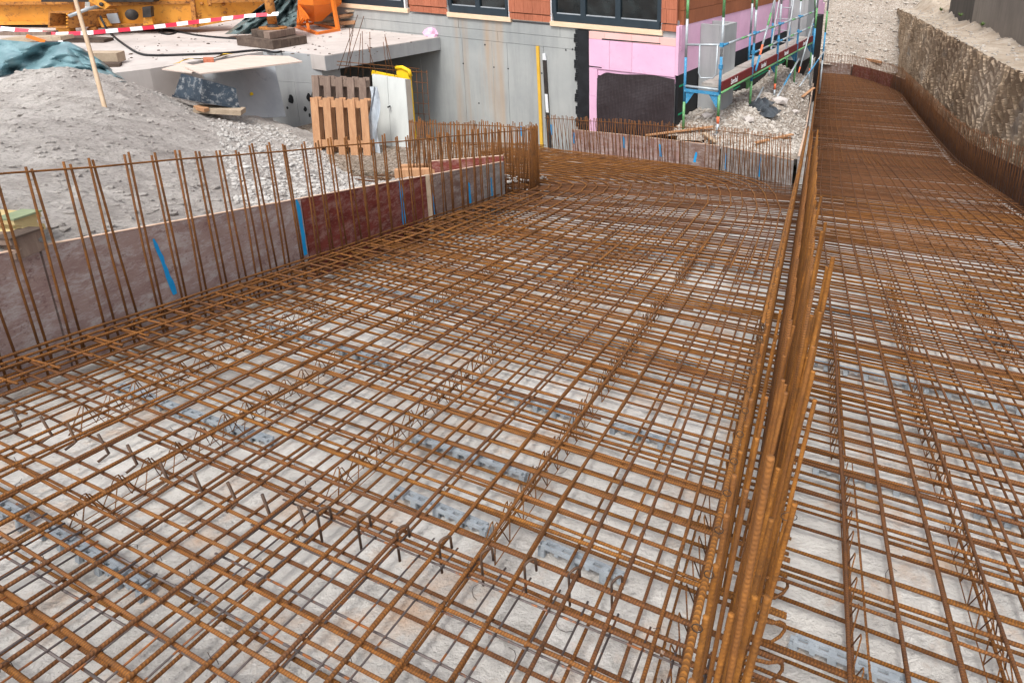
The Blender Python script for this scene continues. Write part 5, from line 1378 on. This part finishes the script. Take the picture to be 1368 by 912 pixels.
# ---- yellow crane chassis
jc = (A2 + C2) / 2 + Z3 * .115
cr = thing('mobile_crane', 'ochre yellow crane chassis with outrigger beams and a jack on timbers', 'crane', jc)
MB().tube([jc + Z3 * -.0, jc + Z3 * .025], .22, 20).build('jack_plate', 'crane_rust', cr)
MB().tube([jc + Z3 * .025, jc + Z3 * .09, jc + Z3 * .09], [.09, .06, .06], 14).build('jack_foot', 'dark_steel', cr)
MB().tube([jc + Z3 * .085, jc + Z3 * .75], .075, 14).build('jack_leg', 'crane_rust', cr, True)
back = Vector((-.25, .97, 0))
def face(name, px, ys, depth, mat, parent, **kw):
    q = [at_y(x, y, d) for (x, y), d in zip(px, ys if hasattr(ys, '__len__') else [ys] * 4)]
    return MB().hexa([q[0] + back * depth, q[1] + back * depth, q[1], q[0], q[3] + back * depth, q[2] + back * depth, q[2], q[3]]).build(name, mat, parent, **kw)
# (corners: bottom-left, bottom-right, top-right, top-left)
face('rear_beam', [(-60, 34), (98, 33), (98, -18), (-60, -18)], [12.9, 13.2, 13.2, 12.9], .4, 'crane', cr)
face('beam_flange', [(-60, 34), (98, 33), (98, 29), (-60, 30)], [12.8, 13.1, 13.1, 12.8], .1, 'crane', cr)
face('beam_flange', [(-60, 8), (98, 6), (98, 2), (-60, 4)], [12.8, 13.1, 13.1, 12.8], .1, 'crane_rust', cr)
face('side_plate', [(120, 38), (262, 34), (262, -20), (120, -10)], [12.6, 13.1, 13.1, 12.6], .5, 'crane', cr)
face('lower_chord', [(118, 38), (262, 36), (262, 32), (118, 33)], [12.5, 13.0, 13.0, 12.5], .1, 'crane_rust', cr)
face('long_plate', [(259, 37), (345, 21), (375, -25), (259, -22)], [13.0, 13.8, 13.8, 13.0], .3, 'crane', cr)
face('plate_edge', [(257, 37), (263, 37), (257, -20), (252, -20)], [12.97, 12.97, 12.97, 12.97], .1, 'crane_rust', cr)
face('top_rail', [(120, 9), (375, 2), (375, -2), (120, 4)], [12.5, 13.6, 13.6, 12.5], .1, 'crane_rust', cr)
face('undercarriage', [(55, 3), (205, 3), (205, -30), (55, -30)], [12.4, 12.7, 12.7, 12.4], .6, 'dark_steel', cr)
for x, y in ((270, 5), (281, 6), (299, 6), (301, 17), (342, 6), (347, 7), (266, 22)):
    p = at_y(x, y, 13.0 + (x - 259) / 86 * .8 - .005); MB().tube([p, p + Vector((.01, -.04, 0))], .03, 8).build('bolt', 'crane_rust', cr, True)
# hollow outrigger box pointing at the viewer
ob = [at_y(64, 37, 12.0), at_y(92, 38, 12.0), at_y(92, 17, 12.0), at_y(65, 16, 12.0)]
bd = Vector((.45, .9, 0)) * .75
def hollow(q, bd, th, mat, parent, name):
    cx_ = sum(q, Vector()) / 4; inn_ = [p + (cx_ - p) * th for p in q]; mb = MB(); vs_ = list(q) + inn_ + [p + bd for p in q] + [p + bd for p in inn_]
    fs = []
    for i in range(4):
        j = (i + 1) % 4; fs += [(i, j, 4 + j, 4 + i), (j, i, 8 + i, 8 + j), (4 + i, 4 + j, 12 + j, 12 + i), (8 + i, 12 + i, 12 + j, 8 + j)]
    return mb.add(vs_, fs).build(name, mat, parent)
hb_ = hollow(ob, bd, .16, 'crane_rust', cr, 'outrigger_box')
cq = [p + bd * .98 for p in ob]; MB().add(cq, [(0, 1, 2, 3)]).build('box_back', 'dark_steel', hb_)
for k in range(5):
    p = ob[1].lerp(ob[2], (k + .5) / 5); MB().tube([p + Vector((-.02, -.02, 0)), p + Vector((-.02, .02, 0))], .016, 6).build('rivet', 'crane', hb_)
MB().tube([at_y(92, 22, 11.95), at_y(118, 12, 12.2), at_y(132, 9, 12.4)], .03, 8).build('hydraulic_rod', 'steel', cr, True)
face('leg_stub', [(77, 56), (95, 55), (92, 38), (74, 38)], [12.1] * 4, .2, 'crane', cr)
face('bracket', [(136, 37), (147, 35), (140, 26), (130, 24)], [12.35] * 4, .08, 'crane', cr)
face('bracket', [(118, 50), (127, 44), (128, 36), (116, 38)], [12.3] * 4, .1, 'crane_rust', cr)
face('white_plate', [(146, 32), (160, 31), (156, 18), (142, 19)], [12.45] * 4, .03, 'alu', cr)
face('knob', [(191, 24), (202, 23), (201, 9), (190, 10)], [12.6] * 4, .12, 'dark_steel', cr)
face('knob_bracket', [(191, 34), (205, 33), (202, 23), (192, 24)], [12.65] * 4, .1, 'crane', cr)
MB().tube([at_y(176, 20, 12.6), at_y(176, 20, 12.55)], .1, 16).build('hub', 'dark_steel', cr, True)
face('hook_plate', [(118, 2), (140, 13), (146, 8), (126, -6)], [12.2] * 4, .05, 'crane', cr)
p = at_y(136, 6, 12.19); MB().tube([p, p + Vector((0, -.02, 0))], .035, 10).build('pin_hole', 'dark_steel', cr, True)
# timbers below the crane and beside the tarpaulin
for (x0, y0, x1, y1, yd, w_, h_, mt, lb) in ((92, 55, 146, 58, 11.6, .3, .16, 'wood_dark', 'dark timber baulk under the crane outrigger'), (12, 53, 90, 50, 10.6, .3, .06, 'wood_grey', 'pale boards lying left of the crane leg'), (5, 44, 70, 44, 11.3, .3, .05, 'wood_old', 'thin dark plank behind the pale boards'),
                                            (115, 76, 162, 76, 9.75, .25, .14, 'wood_grey', 'squared grey timber beam lying next to the tarpaulin'), (132, 91, 162, 91, 9.55, .2, .15, 'wood_dark', 'dark timber beam under the grey one'), (35, 48, 60, 56, 10.4, .05, .05, 'tape_red' if False else 'orange', 'small orange lath lying on the pale boards')):
    a, b = at_y(x0, y0, yd), at_y(x1, y1, yd + .12); MB().beam(a, b, w_, h_).build('timber_beam', mt, label=lb, cat='timber')
# ---- teal tarpaulin
def pl(pts, k):
    d = [0]
    for a, b in zip(pts, pts[1:]): d.append(d[-1] + math.hypot(b[0] - a[0], b[1] - a[1]))
    t_ = k * d[-1]
    for i in range(len(pts) - 1):
        if t_ <= d[i + 1] + 1e-9: u = (t_ - d[i]) / (d[i + 1] - d[i]); return (lerp(pts[i][0], pts[i + 1][0], u), lerp(pts[i][1], pts[i + 1][1], u))
def drape(name, top, bot, y0, y1, nx, ny, amp, mat, label, cat, seed=0):
    mb = MB(); idx = {}
    for i in range(nx + 1):
        a = pl(top, i / nx); b = pl(bot, i / nx)
        for j in range(ny + 1):
            k = j / ny; x, y = lerp(a[0], b[0], k), lerp(a[1], b[1], k)
            f = amp * (fold(i / nx * 3.2, k * 1.6, seed) - .4) * math.sin(min(1, k * 3 + .2) * 1.57)
            f += amp * .9 * abs(math.sin(i / nx * 9 + k * 2.6 + seed)) + amp * .28 * abs(math.sin(i / nx * 21 - k * 7)) + amp * .16 * abs(math.sin(i / nx * 13 + k * 19 + seed)) + amp * .1 * math.sin(i / nx * 47 + k * 5)
            idx[i, j] = len(mb.v); mb.v.append(at_y(x, y, lerp(y0, y1, k) - f))
    for i in range(nx):
        for j in range(ny): mb.f.append((idx[i, j], idx[i, j + 1], idx[i + 1, j + 1], idx[i + 1, j]))
    return mb.build(name, mat, None, False, label, cat)
drape('tarpaulin', [(-60, 50), (0, 53), (45, 57), (92, 56), (112, 66), (136, 82), (166, 106)], [(-60, 140), (0, 128), (20, 124), (45, 118), (90, 112), (130, 110), (168, 109)], 9.45, 8.75, 120, 48, .24, 'tarp', 'crumpled teal tarpaulin over the back of the sand heap', 'tarpaulin', 1)
drape('tarpaulin', [(366, -6), (380, -6), (392, -4), (398, 0)], [(300, 46), (330, 46), (365, 44), (396, 36)], 13.4, 12.8, 70, 44, .25, 'tarp_dark', 'slate grey tarpaulin heaped behind the timber pad', 'tarpaulin', 4)
# ---- wooden pole stuck in the sand
pb = at_y(142, 152, 7.02); pt_ = at_y(99, -6, 7.45)
MB().tube([pb - (pt_ - pb).normalized() * .2, pb, pb.lerp(pt_, .5) + Vector((.008, 0, 0)), pt_, pt_ + (pt_ - pb) * .25], [.021, .021, .02, .018, .016], 10).build('wooden_pole', 'stick', smooth=True, label='slim wooden pole stuck upright in the sand heap', cat='pole')
# ---- barrier tape
tape = thing('barrier_tape', 'red and white barrier tape strung in front of the crane', 'barrier tape', at_y(75, 45, 11.4))
path = [(-30, 36, 11.2), (0, 38, 11.2), (35, 41.5, 11.3), (75, 46, 11.4), (120, 44, 11.5), (200, 37, 11.7), (270, 28.5, 11.8), (330, 21.5, 11.9), (372, 18.5, 12.0)]
pp = [at_y(*q) for q in path]; tp = Poly(pp); d = 0; k = 0
while d < tp.len - .02:
    e = min(d + .185, tp.len); mb = MB(); nn = 3
    for q in range(nn + 1):
        x = lerp(d, e, q / nn); c = tp.at(x); tw = .35 * math.sin(x * 1.9) + .2; wv_ = (Z3 * math.cos(tw) + Vector((0, 1, 0)) * math.sin(tw)) * .034
        mb.v += [c - wv_, c + wv_]
    mb.f = [(2 * q, 2 * q + 2, 2 * q + 3, 2 * q + 1) for q in range(nn)]
    mb.build('red_band' if k % 2 else 'white_band', 'tape_red' if k % 2 else 'tape_white', tape); d = e; k += 1
a = at_y(76, 46, 11.4); MB().add([a, a + Vector((.05, 0, 0)), a + Vector((.06, .02, -.16)), a + Vector((-.03, .02, -.15))], [(0, 1, 2, 3)]).build('knot_tail', 'tape_white', tape)
# ---- hoses
def hose(pts, r, label, h=.02):
    P = [tz(x, y, h) if len(q) == 2 else at_y(*q) for q in pts for x, y in [q[:2]]]
    # smooth through the points
    out = []
    for i in range(len(P) - 1):
        p0, p1, p2, p3 = P[max(i - 1, 0)], P[i], P[i + 1], P[min(i + 2, len(P) - 1)]
        for q in range(8):
            t = q / 8; out.append(.5 * ((2 * p1) + (-p0 + p2) * t + (2 * p0 - 5 * p1 + 4 * p2 - p3) * t * t + (-p0 + 3 * p1 - 3 * p2 + p3) * t ** 3))
    out.append(P[-1])
    MB().tube(out, r, 8).build('hose', 'rubber', smooth=True, label=label, cat='hose')
hose([(134, 22, 12.3), (141, 36, 12.2), (150, 47), (165, 59), (185, 71), (205, 74), (250, 73), (300, 71), (346, 67), (366, 70), (376, 69)], .018, 'black hose running from the crane across the terrace edge')
hose([(190, 41), (215, 40), (240, 43), (262, 47), (290, 50), (318, 52)], .018, 'shorter black hose ending at the timber pad')
hose([(213, 43), (218, 40), (230, 40), (235, 43), (226, 46), (215, 44), (222, 41), (232, 42)], .018, 'small coil of black hose behind the long hose')
P_ = [tz(x, y, h) for x, y, h in ((235, 85, .02), (243, 81, .05), (262, 79, .03), (280, 78, .04), (292, 75, .05), (303, 72, .03), (309, 72, .02))]
mb = MB(); 
for i, p in enumerate(P_): wv_ = Vector((.02, .05, .02 * math.sin(i * 2.0))); mb.v += [p - wv_, p + wv_]
mb.f = [(2 * i, 2 * i + 2, 2 * i + 3, 2 * i + 1) for i in range(len(P_) - 1)]
mb.build('lifting_strap', 'yellow_strap', smooth=True, label='twisted yellow lifting strap lying on the terrace', cat='strap')
block('brick_piece', tz(272, 84, .03), tz(286, 84, .03), tz(286, 81, .03), .05, 'brick', label='red brick fragment on the pale plywood', cat='brick')
# ---- plywood sheets over the edge
def sheet_px(name, px, h, th, mat, label, cat):
    q = [tz(x, y, h) for x, y in px]; n = len(q); mb = MB(); mb.add(q + [p - Z3 * th for p in q], [tuple(range(n)), tuple(range(2 * n - 1, n - 1, -1))] + [(i, n + i, n + (i + 1) % n, (i + 1) % n) for i in range(n)])
    return mb.build(name, mat, None, False, label, cat)
sheet_px('plywood_sheet', [(268, 98), (404, 82), (386, 75), (330, 74), (246, 89)], .035, .02, 'plyboard', 'large pale plywood sheet jutting over the terrace edge', 'plywood sheet')
sheet_px('plywood_sheet', [(256, 97), (270, 90), (246, 84), (216, 92)], .01, .018, 'plyboard', 'small pale plywood offcut beside the large sheet', 'plywood sheet')
# ---- leaning metal plate
q = [at_y(300, 160, 9.75), at_y(382, 156, 10.5), at_y(367, 88, 10.95), at_y(270, 98, 9.95)]
mpl = MB().slab(q, .015).build('metal_sheet', 'alu', label='grey metal sheet leaning against the terrace wall', cat='metal sheet')
# ---- mortar tub, upside down on a board
yb, ym = 9.25, 9.1
f = [at_y(232, 128, 9.25), at_y(267, 135, 9.05), at_y(320, 144, 9.35)]; t_ = [at_y(242, 98, 9.3), at_y(271, 106, 9.12), at_y(315, 118, 9.38)]
bk4 = f[0] + f[2] - f[1]; tk4 = t_[0] + t_[2] - t_[1]
tubr = thing('mortar_tub', 'upturned black mortar tub crusted with pale cement on the sand', 'tub', f[1])
MB().hexa([f[0], f[1], f[2], bk4, t_[0], t_[1], t_[2], tk4]).build('shell', 'tub', tubr)
rimo = [p + (p - (f[0] + f[2]) / 2) * .05 for p in (f[0], f[1], f[2], bk4)]
MB().hexa([p - Z3 * .02 for p in rimo] + [p + Z3 * .012 for p in rimo]).build('rim', 'tub', tubr)
a, b = at_y(262, 145, 9.15), at_y(325, 149, 9.3)
MB().beam(a, b, .22, .07).build('plank', 'wood_grey', label='short plank under the mortar tub', cat='plank')
MB().beam(at_y(262, 143, 9.1), at_y(276, 147, 9.05), .08, .05).build('plank', 'wood', label='broken wood end beside the plank under the tub', cat='plank')
p = hit(336, 125, (q[1] - q[0]).cross(q[3] - q[0]).normalized(), q[0]); lump('sponge', p + Vector((.01, -.02, 0)), (.03, .02, .035), 'yellow', 60, 'small yellow sponge stuck to the metal sheet', 'sponge', sub=1)
# ---- orange concrete bucket
ob_ = thing('concrete_bucket', 'orange concrete bucket with a tapered spout in a steel frame', 'concrete bucket', tz(424, 46))
g0, g1, g2, g3 = tz(392, 36), tz(424, 47), tz(452, 42), tz(420, 33)
for a, b in ((g0, g1), (g1, g2), (g0, g3), (g3, g2)): MB().beam(a + Z3 * .03, b + Z3 * .03, .06, .05).build('base_rail', 'orange', ob_)
top_c = (g0 + g2) / 2 + Z3 * 1.5
for g_ in (g0, g2, g3): MB().beam(g_, g_.lerp(top_c, .2) + Z3 * 1.2, .06, .06).build('frame_leg', 'orange', ob_)
MB().beam(tz(413, 44), tz(406, 30) + Z3 * 1.2, .05, .05).build('frame_leg', 'orange', ob_)
cc = (g0 + g1 + g2 + g3) / 4; ex = (g2 - g0).normalized(); ey = Z3.cross(ex).normalized()
prof = [(.06, .10), (.34, .42), (.42, 1.6)]
lo_ = [cc + Z3 * .16 + ex * .10 * sx + ey * .08 * sy for sx, sy in ((-1, 1), (1, 1), (1, -1), (-1, -1))]
mi_ = [cc + Z3 * .52 + ex * .42 * sx + ey * .34 * sy for sx, sy in ((-1, 1), (1, 1), (1, -1), (-1, -1))]
hi_ = [cc + Z3 * 1.6 + ex * .46 * sx + ey * .38 * sy for sx, sy in ((-1, 1), (1, 1), (1, -1), (-1, -1))]
MB().hexa(lo_ + mi_).build('hopper', 'orange', ob_); MB().hexa([p + Z3 * .003 for p in mi_] + hi_).build('body', 'orange', ob_)
fr = -ey if (-ey).y < 0 else ey
for sgn in (-1, 1):   # clam shell doors at the spout
    c = cc + Z3 * .14 + fr * .36; q_ = [c + ex * .01 * sgn, c + ex * .24 * sgn + Z3 * .12, c + ex * .19 * sgn + Z3 * .2, c + ex * .01 * sgn + Z3 * .38]
    q_ = q_ if sgn > 0 else q_[::-1]; MB().slab(q_, .04).build('spout_door', 'orange', ob_)
    MB().tube([c + ex * .02 * sgn + fr * .03, c + ex * .15 * sgn + fr * .04 + Z3 * .14], .018, 6).build('door_lever', 'orange', ob_, True)
# ---- lumber pile
rr = random.Random(5)
for k in range(20):
    x, y = rr.uniform(446, 484), rr.uniform(12, 38); c = tz(466, 37) + Vector((rr.uniform(-.45, .45), rr.uniform(-.1, .7), .04 + .055 * (k // 3))); a = rr.uniform(-.5, .5) + .35; L = rr.uniform(.35, .6)
    d = Vector((math.cos(a), math.sin(a), rr.uniform(-.08, .12)))
    MB().beam(c - d * L, c + d * L, rr.uniform(.09, .16), rr.uniform(.03, .08)).build('lumber_piece', rr.choice(('wood', 'wood_grey', 'wood_grey', 'wood')), label='offcut timber in the jumbled pile beside the orange bucket', cat='timber', group='jumbled timber offcuts on the terrace')
# ---- light tube barrier in front of the window
brr = thing('tube_trestle', 'grey blue tube trestle standing before the building window', 'trestle', tz(510, 29))
for x, yb_ in ((499, 31), (523, 28)): MB().tube([tz(x, yb_), tz(x, yb_) + Z3 * .62], .022, 8).build('leg', 'steel', brr, True)
for h in (.5, .6): MB().tube([tz(499, 31) + Z3 * h - Vector((.9, -.25, 0)), tz(523, 28) + Z3 * h + Vector((.05, 0, 0))], .022, 8).build('rail', 'blue' if h > .55 else 'steel', brr, True)
for x, yb_ in ((499, 31), (523, 28)): MB().box(tz(x, yb_, .006), (.2, .12, .012)).build('foot_plate', 'steel', brr)
for k, (x, y) in enumerate(((531, 26), (548, 24), (520, 33), (455, 37))):
    a = tz(x, y, .03); MB().beam(a, a + Vector((.3 - .1 * k, .12, .02)), .06, .04).build('scrap_lath', ('yellow_strap', 'wood_old', 'wood_dark', 'wood_old')[k], label=('yellow scrap lath on the roof slab', 'short brown lath beside the yellow one', 'dark lath at the foot of the trestle', 'dark lath before the lumber pile')[k], cat='lath')
pts = []
for k in range(240):
    p = tz(random.uniform(170, 560), random.uniform(24, 80)); 
    if p.y < 17 and p.x < -4.9: pts.append((p.x, p.y, ZT + .004))
scatter('terrace_debris', pts, .008, .035, 'wood_dark', 'dark crumbs and dirt on the terrace', 'debris', 'stuff', 12, .4)

# ================================================================== OLIVE TIMBER BEAMS ON THE SAND
def chamfer_beam(a, b, w_, h_, label, mat, tip):
    a, b = Vector(a), Vector(b); r = thing('formwork_beam', label, 'timber beam', a); d = (a - b).normalized(); y_ = Z3.cross(d).normalized(); z_ = d.cross(y_)
    lo = [(-.5, 0), (.5, 0), (.5, .3), (.28, .42), (.28, .6), (.5, .72), (.5, 1), (-.5, 1), (-.5, .72), (-.28, .6), (-.28, .42), (-.5, .3)]
    def pr(o, p): return [o + y_ * (u * w_) + z_ * (v - .5) * h_ for u, v in p]
    A, Bq = pr(a, lo), pr(b, lo); n = len(lo)
    MB().add(A + Bq, [tuple(range(n)), tuple(range(2 * n - 1, n - 1, -1))] + [(i, n + i, n + (i + 1) % n, (i + 1) % n) for i in range(n)]).build('beam', mat, r)
    MB().box(a - d * .06 + z_ * (h_ / 2 + .004), (.14, w_ + .006, .01), (d, y_, z_)).build('painted_tip', tip, r)
chamfer_beam(at_y(40, 300, 3.33), at_y(-170, 288, 3.6), .13, .10, 'olive tipped timber formwork beam on the sand behind the mauve boards', 'wood_green', 'tip_green')
chamfer_beam(at_y(40, 326, 3.22), at_y(-170, 318, 3.5), .15, .11, 'brown timber formwork beam under the olive tipped one', 'wood_old', 'wood_dark')
